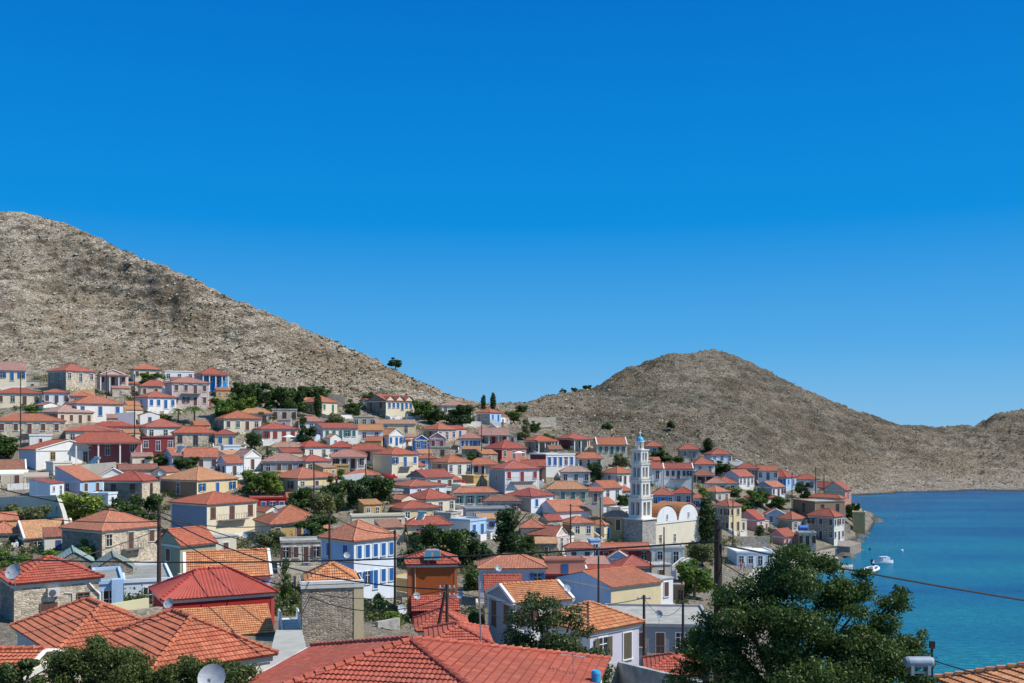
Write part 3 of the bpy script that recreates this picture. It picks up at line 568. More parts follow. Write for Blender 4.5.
# left, corner, right (px) | eave y, top y, roof kind, ground y or eave height (m) | wall roof [left wall: own paint on some, painted shade on others] | windows front, left | options | label
TABLE = '''
-12 -12 26 369.5 361 G 390|cream P|4bc -||pale ochre two storey house with blue shutters, topmost at the left edge
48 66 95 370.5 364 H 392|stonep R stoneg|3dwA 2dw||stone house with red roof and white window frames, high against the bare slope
97 99 127 374.5 369.5 F 392|rose P|3nw -|colm=4|pale pink gabled house with dark porch right of the highest stone house
131 134 161 369 364.5 H 384|cream T|3nw -||cream house with orange roof behind the round green tree on the top row
162 165 194 371.5 370 L 383|white W|3dw -||flat white cottage on the top row left of the bright blue house
195 201 227 374 367.5 H 393|sky R dkblue|4dw -|colm=5|bright sky blue house with white veranda and red roof
165 172 209 382.5 376.5 H 409|rose P|4nwA -|bal=5.|greyish pink mansion with row of tall openings below the bright blue house
138 141 171 386 380.5 H 397|beige R|3nw -||low beige house with red roof left of the greyish pink mansion
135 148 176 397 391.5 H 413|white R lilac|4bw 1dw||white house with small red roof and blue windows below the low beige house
-6 -5 42 393 388 H 409|cream R|4nc -||cream house with four brown openings and red roof at the far left
43 44 69 392.5 389.5 H 406|whiteblue R|3nw -||low white house tinted blue beside the cream house at far left
70 71 92 396 391.5 H 409|beige T|2dw -||small beige house with orange roof behind the three blue door house
66 77 123 403.5 396 H 421|white T|3bc 1dw||white house with three bright blue shutters under an orange hip roof
38 58 93 412 405 H 427|beige P stoneg|4nw 1dw||grey rendered house with pale orange roof and four dark openings
-8 -7 65 421 414 H 445|stonep T|5nwA -|bal=3.4|long beige stone house with five brown shuttered windows and small balcony
94 96 139 426.5 419.5 H 436|cream R|3dw -||low house with wide red roof between the white cottage and stone houses
65 66 120 431 425.5 H 445|cream R|3dw -||cream house with dark red roof just above the pink columned house
70 74 140 442 431.5 H 463|dpink R|3dwA -|trim=False,colm=4|deep pink house with white cornice and three white framed doors
19 36 101 449.5 440 F 471|white T lilac|2do -|trim=False|white gabled house with ochre corner stones and yellow windows
140 142 174 438 437 L 459|maroon W|3dw -||deep red house with flat terrace and small windows
139 147 184 427 419 H 438|white R|3dw 1dw||white house with red roof behind the deep red terrace house
172 175 216 433 427 H 448|stonep T|3dn -||ochre stone house with orange roof and three plain openings
162 172 214 455.5 448.5 G 471|white T lilac|3nw -||white house with solar panel on its orange roof
-12 -11 26 469.5 458 G 489|beige B|2nw -|par=1|brown house at left edge with cream awning over its terrace
55 80 103 480.5 466 S 495|ltblue T lilac|2nw 1dw||light blue house with single slope orange roof above the garden trees
98 99 128 476.5 468 F 485|white P|1dw -||little white pedimented house with round attic opening
117 119 158 469.5 463 G 478|rose B|3nw -||low pink house with brick red roof behind the little pedimented house
104 142 160 481 472 H 508|stonep R stoneg|1dn 2dn||weathered stone house with grey rendered side and faded red roof
160 197 237 480.5 467.5 H 503|yellow O brown|3bw 1dw||yellow house with brown side wall, blue shutters and orange roof
171 207 256 504.5 492.5 H 541|cream T dkblue|3nn -|bal=5.8,flr=6,wh=1.8|cream two storey house with long balcony and dusty blue side wall
62 102 158 531 510.5 H 566|stonep T stoneg|3ncA 0|bal=3.,D=138,nt=False|old stone mansion with patched red roof and three arched cream window frames
14 24 76 538 521 G 549|stone O|2nw -|par=1|long striped orange roof house left of the old stone mansion
-14 -13 22 534 523 H 545|stoneg T|2dn -||low house with red roof at left edge below the garden wall
157 180 216 545 523 G 560|green T|0 1nw|D=122|olive green house with orange roof beside the striped gabled house
184 185 271 578 541 G 593|lilac O|4bw -|D=95,par=1|house with big striped orange gable roof and white verges
153 164 274 600 571 H 641|red RT|0 -|D=88|dark red house under a ribbed red sheet metal roof
300 302 363 584.5 564 H 643|stone O|0 -|D=82,dep=5.6,trim=False,oh=-.25|tall windowless stone cube house with ochre corner and orange roof
321 354 396 541 521 H 598|whiteblue T ltblue|5bw 2bw|D=120,nt=False|two storey white house with blue side and five blue shutters
280 281 321 543 542 L 569|stonep W|4nw -|trim=False|roofless stone ruin with tall brown window openings
255 271 326 524.5 506 H 543|ochre T beige|3nw 1dw||ochre house with two red hips partly behind an olive tree
249 250 286 499 498 L 509|red W|4bw -||small red house with flat white roof and blue windows
270 298 335 478.5 468 H 497|yellow T beige|3nw 2nw||ochre yellow house with orange hip roof and brown doors above the park trees
215 224 261 418.5 411 H 435|cream T stoneg|4nw 1dw||cream house with orange hip roof and four dark openings below the grove
239 241 272 413.5 408.5 H 423|beige O|2dn -||beige stone house with long orange roof just under the grove
271 272 297 410 409 L 424|stonep W|3dn -||roofless stone block with three openings under the grove
302 320 337 402 395.5 H 416|cream T ochre|2gw 1dw||cream house with green shutters beside a tall cypress
297 299 324 421.5 414 H 430|white P|1dw -||small white house with pale pyramid roof right of the stone block
252 262 297 429 423 H 443|pale R|4rn -||pale house with red roof and arcaded veranda of dark red arches
214 215 236 434.5 429.5 H 448|yellow R|2bw -||small yellow house with blue windows and red roof
270 272 303 447.5 440 H 455|beige P|2dw -||beige house with faded pink roof below the arcaded veranda
291 305 330 447 441 H 458|pale R brown|2dw 1dw||pale house with brown side wall and red roof near centre left
329 330 353 447.5 441.5 H 455|white R|2dw -||small white house with red roof beside the brown sided house
312 323 358 428 423.5 G 441|white R lilac|5gw 2dw||long white house with five green shutters and lilac gable
357 358 383 430 424.5 G 443|white O|2dw -||white house with low orange roof right of the green shuttered house
330 331 366 456 450 H 469|white P|4nw -|colm=5|white house with pink roof and a row of white porch pillars
262 263 306 461.5 454 H 473|grey P|4nw -||grey house with pink roof and four small windows in a row
293 306 331 461.5 455 H 475|cream R beige|2gw 1dw||cream house with green windows next to the grey house
232 244 261 456.5 448.5 F 473|white P lilac|1nw -||tall narrow white gabled house with arched brown doorway
217 226 243 463 450 G 477|whiteblue T lilac|1nw 2nw||small bluish white house with orange roof left of the narrow gabled house
183 184 218 457 448 G 471|white T|3nw -||white house with long orange roof and grape pergola
353 354 375 417 416 L 427|beige W|3dw -||small beige flat roofed house below the pedimented school
366 386 414 400.5 395 G 418|cream T stoneg|6bcA 2dn||large cream school with three pediments and stone side wall
436 442 472 405.5 400.5 H 418|cream P beige|3dw 1dw||cream villa with pale roof at the edge of the ridge trees
476 490 501 412.5 408.5 H 425|ltblue R dkblue|2bw 2dw||blue house with dark blue side under two tall cypresses
374 376 416 423.5 420 G 433|yellow P|2dw -||long low yellow house with pale pink roof below the school
423 438 456 429.5 423 H 444|rose T stone|3dw 1dn||greyish pink two storey house behind the blue gabled house
378 389 404 435 428 F 449|white O lilac|3bw 1bw||white gabled house with blue door left of the blue gabled house
413 415 428 439.5 433 F 455|blue R|2dw -||small bright blue gabled house with white pediment trim
428 429 446 438 432 F 453|pink R|2nw -|par=1|pink gabled house touching the bright blue one
459 460 482 438.5 432.5 H 451|white P lilac|5bw -||white house with five small blue windows behind a tall pole
478 479 508 434.5 428 G 444|rose P|3rn -|colm=4|pinkish roofed house with dark red veranda below the blue ridge house
484 502 526 448.5 440 H 463|salmon R maroon|3dw 2dn||dark red house with salmon front and wide orange red roof
350 352 384 449 442 H 463|white R|3nw -|colm=4|white house with dark red roof and shaded veranda
345 346 366 454.5 449.5 H 466|white T|2dw -||small white house with orange roof at the left of the veranda house
373 392 418 454.5 447.5 H 478|cream T beige|3bw 0|bal=3.|cream two storey house with bright blue shutters and little balcony
418 419 436 458.5 454 H 469|whiteblue T|2bw -||blue and white cottage beside the cream blue shuttered house
346 347 380 475.5 470 H 485|white T|2dw -||white cottage with red roof above the dark park trees
431 448 471 462.5 455 H 482|pale T stone|3dw 1dn||pale house with orange hip roof and grey stone side
469 471 496 463.5 455.5 H 480|white T|3nw -|colm=3|white house with brown roofed verandah right of the pale house
407 425 453 477.5 470 G 493|mint R stoneg|3nw 0||pale green house with red roof and grey side wall
525 535 555 440.5 435 H 454|green T stoneg|3dw 1dn|colm=4|grey green house with white porch columns high above the blue shuttered house
556 570 590 438.5 433.5 H 450|cream R maroon|3nw 1dn|colm=4|house with dark red side wall and cream columned porch
594 597 627 444.5 437.5 G 459|cream T|5gc -|par=1|cream house with white stepped gable at its right end
530 546 575 455 454 L 477|white W maroon|5bwA 1dn|wh=2.|white neoclassical house with five tall blue shutters and flat top
575 577 602 457.5 452.5 H 468|white T|3dw -|colm=3|white terrace house with orange roof right of the five blue shutters
602 617 633 473.5 466.5 H 490|white T lilac|3nw 1dw||white house with red hip roof left of the bell tower top
545 548 588 489.5 480.5 H 503|stonep Y|4gw -||ruinous beige house with broken orange roof
588 603 622 488 481 G 503|white T lilac|2dw 1dw||white cottage with red roof below the white hip roofed house
585 600 616 504.5 498 G 514|whiteblue T dkblue|3dw -||small bluish house with orange roof left of the bell tower
489 505 539 469 461 H 495|white R grey|3rw 1dw|bal=6.|white house with three dark red shutters and a long balcony
452 454 497 493 484.5 H 505|white T|4gw -||white house with two red hips and green openings behind the bougainvillea
387 410 446 486.5 480.5 H 504|whiteblue T dkblue|2dw 0||long bluish white house with dark blue side wall and orange roof
404 426 455 499.5 489.5 H 513|cream R grey|3dw 0||cream house with red hip roof and grey side wall in the centre
387 403 440 509 501 H 521|yellow R stoneg|3dw 0||low yellow house with dark red roof above the flat cream house
405 408 451 525.5 514 H 539|cream R|2dw -||cream house with solar heater on red roof behind the dark pine
450 470 486 521.5 520 L 538|ltblue W white|2bw 0||bluish flat roofed house to the right of the dark pine
463 466 510 509.5 508 L 523|grey W|2dw -||grey house with wide pale flat roof in the centre
483 485 521 501.5 496 H 512|stonep B|3nw -||stone house with brown roof below the long balcony house
506 531 553 496.5 488.5 H 513|whiteblue R grey|2bw 1dw||white house with grey side wall and red roof between balcony house and broken roof
350 352 405 517 516 L 534|cream W|3nw -|trim=True|flat roofed cream house with arched windows behind the blue and white house
524 556 567 535.5 522 F 553|rose T maroon|1dw 1dn|dep=8|pink house with pale gable and maroon side wall
537 556 589 511.5 500.5 G 524|white T lilac|0 1dw||plain white house with lilac side wall and orange roof
560 572 594 523.5 516.5 H 535|cream T brown|2dw 0||small cream house with orange roof behind a wooden pole
580 604 612 525 512.5 H 541|cream O cream|1bw 2bw||cream house with blue shutters and dark orange hip roof left of the bell tower
604 606 630 516.5 507.5 H 538|ochre P|1nw -||ochre house with pale orange roof directly left of the bell tower
520 521 544 528 519 H 538|cream T|1dw -||cottage with orange roof behind the tall dark tree
565 567 594 548.5 531 H 562|white T|2nw -||white walled house with layered orange roofs below the wooden pole
588 591 600 541 540 L 560|ltblue V dkblue|1dw -||narrow dark blue house with flat top
598 600 650 549 537 G 563|maroon T stoneg|3nw -|par=0|maroon house with long orange roof in front of the church
607 608 629 557.5 546.5 F 568|ltblue R|1bw -|corn=True|tiny blue pedimented gable trimmed in red
543 545 585 560.5 560 L 578|salmon W|1bn -||salmon pink house with a single blue door and flat top
586 587 623 574.5 565 G 583|white R|3dw -||white house with low red roof right of the salmon house
545 546 601 576 575 L 588|maroon W|0 -|D=152,dep=5|dark maroon terrace wall house below the salmon house
655 656 684 586 585.5 L 601|brown W|3dn -|trim=False|dark brown tavern with flat roof beside the round harbour tree
613 623 652 567 556 H 583|stone R|1dw 0||stone house with one white framed window and red hip roof
632 634 661 588.5 588 L 602|yellow V|0 -||yellow store with flat white roof beside the tavern
567 611 661 587 577 G 603|yellow T ltblue|0 -|D=127,dep=11|house with light blue side wall, yellow front and red roof
606 608 713 626 625 L 656|grey W|5nw -|D=108,bal=3.,dep=12|long grey flat roofed building with brown doors and small balconies
650 652 684 548 547 L 577|pale V|2dw -|bal=4.6|white flat roofed house with balustraded balcony below the church
407 408 457 564.5 550 H 600|orange R|0 -|D=106|burnt orange house with blank wall and two solar collectors
478 480 545 568.5 554.5 H 592|lilac T|3bw -|D=124,nt=False|lilac house with blue shutters and orange red hip roof
484 485 522 590.5 576 G 602|yellow R|0 -|D=104|small house with red roof and yellow end wall in front of the lilac one
488 513 572 602.5 584 G 648|white O grey|2nn 2nn|D=92,par=1|tall white house with striped orange roof and raised white verges
540 590 639 631.5 604 H 667|lilac O white|2vw -|D=74,flr=3.8|white and lilac house with burnt orange roof behind the fig tree
418 419 467 631 611 H 645|grey R|0 -|D=84|small pinkish red hip roof house in front of the burnt orange one
428 430 489 646 627 H 660|beige R|0 -|D=66|small house with red hip roof below the paired poles
650 652 663 468.5 462.5 G 486|white R|1dw -|dep=8|pale stone end of the long white house beside the bell tower
662 664 693 468.5 463 G 487|white R|5nw -|bal=4.6,par=1|long white house with balcony and white gable right of the bell tower
644 646 663 446.5 439.5 H 459|beige T|1dw -||small pinkish house with orange roof behind the bell tower
678 680 699 449.5 444.5 H 460|stone R|2dw -||square stone house with red roof alone at the foot of the hill
689 695 715 464.5 457 H 473|white T|2dw -||white house with orange pyramid roof at the upper right of the tower
693 695 714 474.5 469.5 H 481|brown B|2nn -|colm=3|brown roofed pergola house below the pyramid roof
704 712 732 454.5 448.5 H 462|whiteblue R|3dw -||bluish white house with red roof beside a dark cypress on the hill foot
652 653 673 495 486.5 H 511|sky R|3dw -||sky blue house with white framed windows behind the church
673 674 693 493.5 486 H 508|rose R purple|2dw -||greyish pink house with purple door behind the church roof
690 692 706 498.5 492.5 H 511|white T|2bw -||white and light blue house left of the big cypress
705 707 727 483.5 478 H 493|white P|2dw -||small white house with low pink roof and thick pillar
712 716 738 483.5 477 H 493|pale T|2dw -||pale house with orange roof in the middle of the right bank
722 739 754 476.5 470 G 489|white R lilac|4dw 1dw||white house with lilac side and red roof on the right bank
736 738 758 468.5 463.5 H 478|brown R|2dw -||brown house with red roof behind the lilac sided house
756 758 778 470.5 463.5 G 484|white T|3dw -||white house with orange red gable roof near the bright blue one
768 786 796 477.5 470 H 492|ltblue R blue|2bw 2bw||blue house with orange red roof near the right end of town
756 772 785 487 481.5 G 499|whiteblue T dkblue|3nw 0||light blue house with small orange roof below the blue one
795 797 817 479.5 474 H 488|white R|2dw -||white house with orange trim and red roof at the far right
806 838 846 488.5 479.5 H 501|ochre R ochre|1dw 2dw||ochre green house with broad red hip roof near the point
824 845 851 490 479 G 503|salmon R beige|1dw 0||salmon gabled house at the last corner above the water
810 840 845 498.5 491.5 H 519|ltblue T brown|2dw 1nn||brown house with light blue seaward side and orange roof
793 815 845 502.5 502 L 521|brown W brown|2dn 1dn||long flat brown rubble building among the waterside houses
808 834 844 517 508.5 H 543|pale R stone|3nw 3nw|D=256|square waterside stone house with red roof and iron balcony
714 729 741 506.5 499 H 532|yellow T stone|2nw 3nw||stone house with yellow front right of the big cypress
735 757 765 519.5 509.5 G 533|rose R pink|1dw 0||low brick pink house with two layered roofs
764 766 786 514 508.5 F 523|lilac R|2dw -||small lilac house with arched gable behind the pink house
777 792 806 519.5 511 H 532|stonep T stone|2dw 0||ochre stone house with orange hip roof above the quay
768 784 796 536.5 529 G 547|pink R pink|2nw 0||pink cottage with pale gable and orange red roof near the quay
796 799 816 533.5 533 L 550|stonep W stone|3dn -||flat topped stone store by the quay with blue tank
727 737 774 553 552 L 566|whiteblue V ltblue|4dw -|trim=False|long low white roofed shed with light blue wall along the promenade
852 853 865 513 512 L 531|ochre W|0 -|dep=5|narrow ochre yellow block standing at the rocky shore
507 508 524 468 463 H 478|beige B|2nn -||beige house squeezed between the dark red house and the white terrace
520 521 546 466 460 G 480|brown R|2nn -||brown walled outbuilding below the grey green porch house
418 420 450 447.5 442.5 L 455|stone W|2dn -||low stone ruin below the pink gabled house
560 562 590 472 467 H 482|white P|3dw -||small white house under the terrace of the blue shuttered house
632 634 652 459 453 H 468|cream T|2dw -||cream cottage with orange roof just behind the bell tower top
700 716 730 492 486 H 502|beige T|2dw 1dw||beige cottage with orange roof above the big cypress
745 762 778 498 492 H 508|pale R stone|2dw 1dw||pale cottage with stone side among the trees of the right bank
'''
RC['RT'] = (.42,.05,.045)
def opts(s):
    d = {}
    for t in filter(None, s.split(',')):
        if '=' in t:
            k, v = t.split('='); v = {'True': True, 'False': False}.get(v, v); d[k] = float(v) if isinstance(v, str) else v
        else: d[t] = True
    for k in ('colm',): 
        if k in d: d[k] = int(d[k])
    return d
def build_table():
    for ln in TABLE.strip().split('\n'):
        geo, wr_, win, ex, lab = ln.split('|'); g = geo.split(); w = wr_.split(); wn = win.split()
        pl, pc, pr, ye, yr = map(float, g[:5]); kw = opts(ex)
        ok = lambda s: None if s in ('0', '-') else s
        place(pl, pc, pr, ye, yr, g[5], float(g[6]), lab, wall=w[0], roof=w[1], left=w[2] if len(w) > 2 else None,
              wf=ok(wn[0]), wl=ok(wn[1]) if len(wn) > 1 else None, **kw)
# ------------------------------------------------------------------ trees
def leaves(n, lobes, size, flat=.6, shell=.55, seed=1):
    """n leaf faces spread through a set of ellipsoid lobes (cx,cy,cz,rx,ry,rz)"""
    r = np.random.default_rng(seed); lobes = np.array(lobes, float); vol = lobes[:,3]*lobes[:,4]*lobes[:,5]; k = r.choice(len(lobes), n, p=vol**.8/np.sum(vol**.8))
    d = r.normal(size=(n,3)); d /= np.linalg.norm(d, axis=1)[:,None]; rad = (shell+(1-shell)*r.random(n))[:,None]
    rad *= (1+.16*np.sin(d[:,0:1]*7+k[:,None])*np.cos(d[:,2:3]*6+k[:,None]*2))
    c = lobes[k,:3]+d*rad*lobes[k,3:]
    a = r.normal(size=(n,3)); a /= np.linalg.norm(a, axis=1)[:,None]; nrm = d*.7+r.normal(size=(n,3))*.6; nrm /= np.linalg.norm(nrm, axis=1)[:,None]
    t = np.cross(nrm, a); t /= np.linalg.norm(t, axis=1)[:,None]; b = np.cross(nrm, t); s = size*(.6+.8*r.random(n))[:,None]
    V = np.stack([c-t*s*.5, c+b*s*flat*.5, c+t*s*.5, c-b*s*flat*.5], 1).reshape(-1,3)
    me = bpy.data.meshes.new('leaves'); me.vertices.add(4*n); me.vertices.foreach_set('co', V.astype(np.float32).ravel())
    me.loops.add(4*n); me.loops.foreach_set('vertex_index', np.arange(4*n, dtype=np.int32)); me.polygons.add(n)
    me.polygons.foreach_set('loop_start', np.arange(0, 4*n, 4, dtype=np.int32)); me.polygons.foreach_set('loop_total', np.full(n, 4, np.int32)); me.update()
    return me
def trunkmesh(h, r, seed, limbs=4, spread=.28, lean=.1):
    rr = random.Random(seed); m = MB(); top = Vector((rr.uniform(-lean,lean), rr.uniform(-lean,lean), h*.5))
    m.tube([(0,0,-.6), (top.x*.3, top.y*.3, h*.22), top], [r*1.3, r, r*.8], 8)
    for k in range(limbs):
        a = 2*math.pi*k/limbs+rr.random(); q = top+Vector((math.cos(a)*h*spread*.5, math.sin(a)*h*spread*.5, h*.18)); e = q+Vector((math.cos(a)*h*spread*.6, math.sin(a)*h*spread*.6, h*.17))
        m.tube([top, q, e], [r*.6, r*.4, r*.15], 6)
    return m.mesh('trunk')
_tp = {}
def tree_meshes(kind, v):
    if (kind, v) in _tp: return _tp[(kind, v)]
    rr = random.Random(hash(kind) % 1000*0+sum(map(ord, kind))*7+v); L = []
    if kind == 'round':
        for k in range(22):
            a = rr.random()*6.28; q = rr.random()**.6*.36; z = rr.uniform(.2,.86); s = rr.uniform(.09,.2)*(1.2-abs(z-.5)); L.append((q*math.cos(a), q*math.sin(a), z, s, s, s*.8))
        lf = leaves(7500, L, .062, shell=.3, seed=v); tk = trunkmesh(.75, .03, v)
    elif kind == 'cypress':
        for k in range(16):
            z = .08+.88*k/15; s = .052+.085*math.sin(math.pi*min(1, z*1.02))**.8; L.append((rr.uniform(-.02,.02), rr.uniform(-.02,.02), z, s, s, .085))
        lf = leaves(4500, L, .035, seed=v+20); tk = trunkmesh(.8, .018, v, 0)
    elif kind == 'bush':
        for k in range(10): a = rr.random()*6.28; q = rr.random()*.34; s = rr.uniform(.14,.26); L.append((q*math.cos(a), q*math.sin(a), rr.uniform(.15,.62), s, s, s*.95))
        lf = leaves(3000, L, .08, seed=v+40); tk = trunkmesh(.5, .02, v, 5)
    elif kind == 'wispy':
        for k in range(22):
            z = rr.uniform(.16,.95); q = rr.random()*.2*(1.3-z); a = rr.random()*6.28; s = rr.uniform(.05,.12); L.append((q*math.cos(a), q*math.sin(a), z, s, s, s*1.1))
        lf = leaves(3600, L, .06, flat=.35, seed=v+60); tk = trunkmesh(1., .022, v, 5, .22)
    elif kind == 'palm':
        tk = MB().tube([(0,0,-.3),(.02,0,.35),(0,0,.72)], [.03,.022,.02], 8).mesh('trunk'); m = MB()
        for k in range(22):
            a = k*2.4; el = rr.uniform(-.2,1.1); pts = []
            for j in range(6):
                t = j/5; r_ = .3*t*math.cos(el)+.05*t; z = .72+.3*t*math.sin(el)-.26*t*t; pts.append(Vector((math.cos(a)*r_, math.sin(a)*r_, z)))
            for j in range(5):
                sd = Vector((-math.sin(a), math.cos(a), 0)); w = .035*(1-j/6)
                for q in range(3):
                    p = pts[j].lerp(pts[j+1], q/3); d = (pts[j+1]-pts[j])
                    for s in (-1, 1): m.face([p, p+d*.3, p+sd*s*w*2+d*.9-Vector((0,0,.02)), p+sd*s*w*1.6+d*.5-Vector((0,0,.02))])
        lf = m.mesh('leaves')
    _tp[(kind, v)] = (lf, tk); return lf, tk
GRN = dict(dark=(.032,.062,.02), mid=(.055,.10,.025), light=(.10,.15,.03), olive=(.08,.10,.05), pine=(.026,.052,.022), dry=(.13,.12,.045), red=(.35,.03,.05))
_tm = {}
def tree(kind, x0, x1, yt, yb, green, label, D=None, v=0, cat='tree', group='trees and shrubs of the town', name=None):
    pc = (x0+x1)/2
    if D is None: D = ray_ground(pc, yb, 60)
    base = P(pc, yb, D); hh = (yb-yt)*D/F; w = (x1-x0)*D/F
    lf, tk = tree_meshes(kind, v % 3); nm = name or {'round':'tree','cypress':'cypress_tree','bush':'shrub','wispy':'tree','palm':'palm_tree'}[kind]
    R = empty(nm, base, random.random()*6.28); tag(R, label, cat, group)
    wn = {'round': .92, 'cypress': .29, 'bush': .95, 'wispy': .55, 'palm': .6}[kind]
    for nm2, me, mt in (('crown', lf, foliage(GRN[green])), ('trunk', tk, BARK)):
        key = (me.name, green if nm2 == 'crown' else '')
        if key not in _tm: 
            mm = me.copy(); mm.materials.clear(); mm.materials.append(mt); _tm[key] = mm
        o = bpy.data.objects.new(nm2, _tm[key]); COL.objects.link(o); o.parent = R; o.scale = (w/wn, w/wn, hh)
    return R

TREES = '''
round 228 256 378 410 dark|dark green tree at the left end of the grove under the bare slope
round 205 243 392 420 mid|bushy green tree in front of the bright blue house
round 246 272 380 408 pine|second dark tree of the grove right of the bright blue house
round 262 296 382 416 dark|broad dark tree in the middle of the upper grove
round 236 262 393 412 light|lighter green tree low in the upper grove
round 284 310 388 416 pine|dark tree over the roofless stone block
round 298 332 382 408 dark|dark crown at the right end of the upper grove
bush 215 240 401 417 mid|green shrub beside the mansion wall under the grove
cypress 313 323 393 418 pine|tall dark cypress in front of the cream green shuttered house
bush 322 345 408 428 olive|grey green shrub right of the cypress at the cream house
round 344 366 398 418 dark|dark tree left of the pedimented school
bush 362 376 388 402 dark|dark shrub at the foot of the bare slope above the school
round 410 432 397 420 mid|green tree right of the school terrace
round 424 448 404 425 dark|darker tree between school and cream villa
round 445 476 402 428 pine|wide dark tree in front of the cream villa
round 458 470 402 418 dark|small round tree on the ridge behind the cream villa
cypress 480.5 486.5 395 411 pine|left one of two slim cypresses on the saddle
cypress 489.5 496.5 393 411 pine|right and taller one of two slim cypresses on the saddle
round 505 521 409 424 mid|green tree right of the blue ridge house
round 529 543 420 433 dark|round dark shrub on the saddle slope
bush 543 556 413 424 dark|dark shrub high on the saddle terraces
round 514 528 404 414 dark|dark bush clump on the saddle skyline
round 559 567 388 394 pine|first small round tree on the skyline left of the far summit
round 571 578 387 392.5 pine|second small round tree on the skyline left of the far summit
round 583 592 384 391 pine|third small round tree on the skyline left of the far summit
round 387 403 357 368.5 pine|lone dark tree on the steep left ridge line
bush 25 62 402 415 mid|green hedge in front of the cream house at far left
round 139 164 371 386 mid|round green tree on the top row of houses
round -22 18 428 460 dark|dark tree at the left edge below the long stone house
palm 170 186 405 422 mid|palm beside the white house on the upper slope
palm 184 204 402 424 mid|taller palm under the greyish pink mansion
bush 150 172 412 420 mid|low hedge before the upper white house
round 142 166 452 466 dark|dark shrubby tree right of the deep pink house
round 175 200 454 472 dark|small dark tree beside the white solar panel house
wispy 292 312 418 442 pine|dark conifer right of the arcaded veranda house
round 298 316 424 446 pine|dark tree beside the long green shuttered house
round 246 262 430 450 dark|dark tree left of the arcaded veranda
palm 258 276 442 460 olive|small palm below the arcaded veranda
round 252 276 408 422 olive|olive tree between the two upper stone houses
round 240 276 466 497 mid|large green tree below the narrow white gabled house
round 262 284 474 498 light|light green tree beside the ochre yellow house
round 285 316 485 512 dark|dark tree in front of the ochre yellow house
round 308 338 487 520 olive|yellowish olive tree in the park
round 322 352 474 512 dark|tall dark tree in the park left of the steps
round 345 372 476 510 pine|dark tree in the middle of the park
round 362 394 470 508 dark|large dark tree at the right of the park
wispy 330 350 470 492 mid|thin tree standing at the back of the park
round 295 342 512 545 dark|big olive tree in front of the ochre two hipped house
bush 258 290 525 547 olive|grey green shrub at the foot of the cream balcony house
wispy 276 296 560 606 mid|tall green tree between red house and stone cube
bush 284 300 583 612 olive|shrub beside the white balustrade stairs
round 60 104 488 524 light|light green garden tree below the light blue house
round 100 140 496 526 dark|dark green tree left of the weathered stone house
round 128 160 490 526 dark|dark spreading tree beside the old stone mansion
bush 0 28 497 528 olive|grey green shrub under the garden wall at left
bush 24 52 497 530 olive|second grey green shrub under the garden wall
bush -6 32 545 566 mid|green shrub at the left below the striped roof
bush 30 76 546 566 mid|low green shrubs in front of the old stone mansion's side
round 74 108 538 564 mid|green tree against the old stone mansion
round 405 446 521 566 pine|left half of the dark pine clump in the centre
round 430 470 522 568 dark|big round pine crown in the centre
round 455 492 530 568 pine|right dark pine of the central clump
wispy 488 526 505 562 pine|tall dark tree with feathery top right of the pines
round 512 534 532 560 dark|dark tree left of the pink gabled house
round 520 546 548 566 olive|grey green tree in front of the pink house
bush 460 486 560 590 dark|dark shrub under the central pines
bush 404 424 548 580 olive|olive shrub left of the burnt orange house
bush 382 410 604 628 light|bright green vine shrub by the courtyard
bush 370 390 588 612 mid|shrub beside the blue shuttered house
bush 462 486 598 640 dark|dark shrub left of the tall white house
wispy 516 534 420 440 olive|thin tree beside the grey green porch house
wispy 590 606 462 492 pine|dark conifer left of the white hip roofed house
round 587 602 459 482 pine|dark tree next to the five blue shutter house steps
bush 585 600 490 506 mid|green bush beside the white cottage
round 612 630 452 470 olive|grey green palm like tree left of the bell tower
round 615 630 492 510 dark|dark tree at the left foot of the bell tower
round 650 672 446 465 dark|dark trees right of the bell tower top
round 662 684 454 468 olive|olive tree behind the long white balcony house
cypress 702 714 438 452 pine|dark cypress at the foot of the far hill
round 708 736 460 476 pine|dark spreading tree beside the pyramid roofed house
bush 696 714 484 500 mid|shrub in front of the pale pillar house
round 714 742 484 500 olive|grey green tree on the right bank
round 742 770 486 506 mid|green trees in the middle of the right bank
round 764 790 494 510 mid|green tree below the light blue house
round 736 756 496 512 dark|dark tree behind the low brick pink house
bush 726 746 500 512 light|light green shrub on the right bank
round 795 812 480 502 pine|dark tree between blue house and the point
round 846 860 500 522 dark|dark green tree above the rocky shore
cypress 696 718 497 549 pine|broad tall cypress right of the church
round 672 716 556 600 mid|round green tree on the harbour square
round 688 716 538 566 olive|green tree beside the church apse
bush 784 812 540 560 dark|dark leafy shrubs behind the quay road
wispy 752 768 524 542 olive|thin bush in front of the low pink house
bush 755 775 532 545 mid|green shrub next to the pink cottage
bush 600 614 420 432 dark|dark shrub at the base of the far hill
bush 664 676 418 428 dark|dark scrub patch low on the far hill
bush 440 462 452 466 olive|grey green shrub above the pale hipped house
round 466 484 450 462 mid|green bush beside the white pole house
round 540 556 432 446 mid|low green tree by the stone terraces
wispy 432 440 470 486 olive|small tree beside the pale green house
bush 530 545 497 508 red|pinkish red bougainvillea beside the red hip roof
bush 456 468 477 488 red|bright red bougainvillea in front of the pale house
round 384 398 472 486 red|red flowering bush beside the cream blue shuttered house
bush 203 212 398 406 red|magenta bougainvillea beside the sky blue house
'''
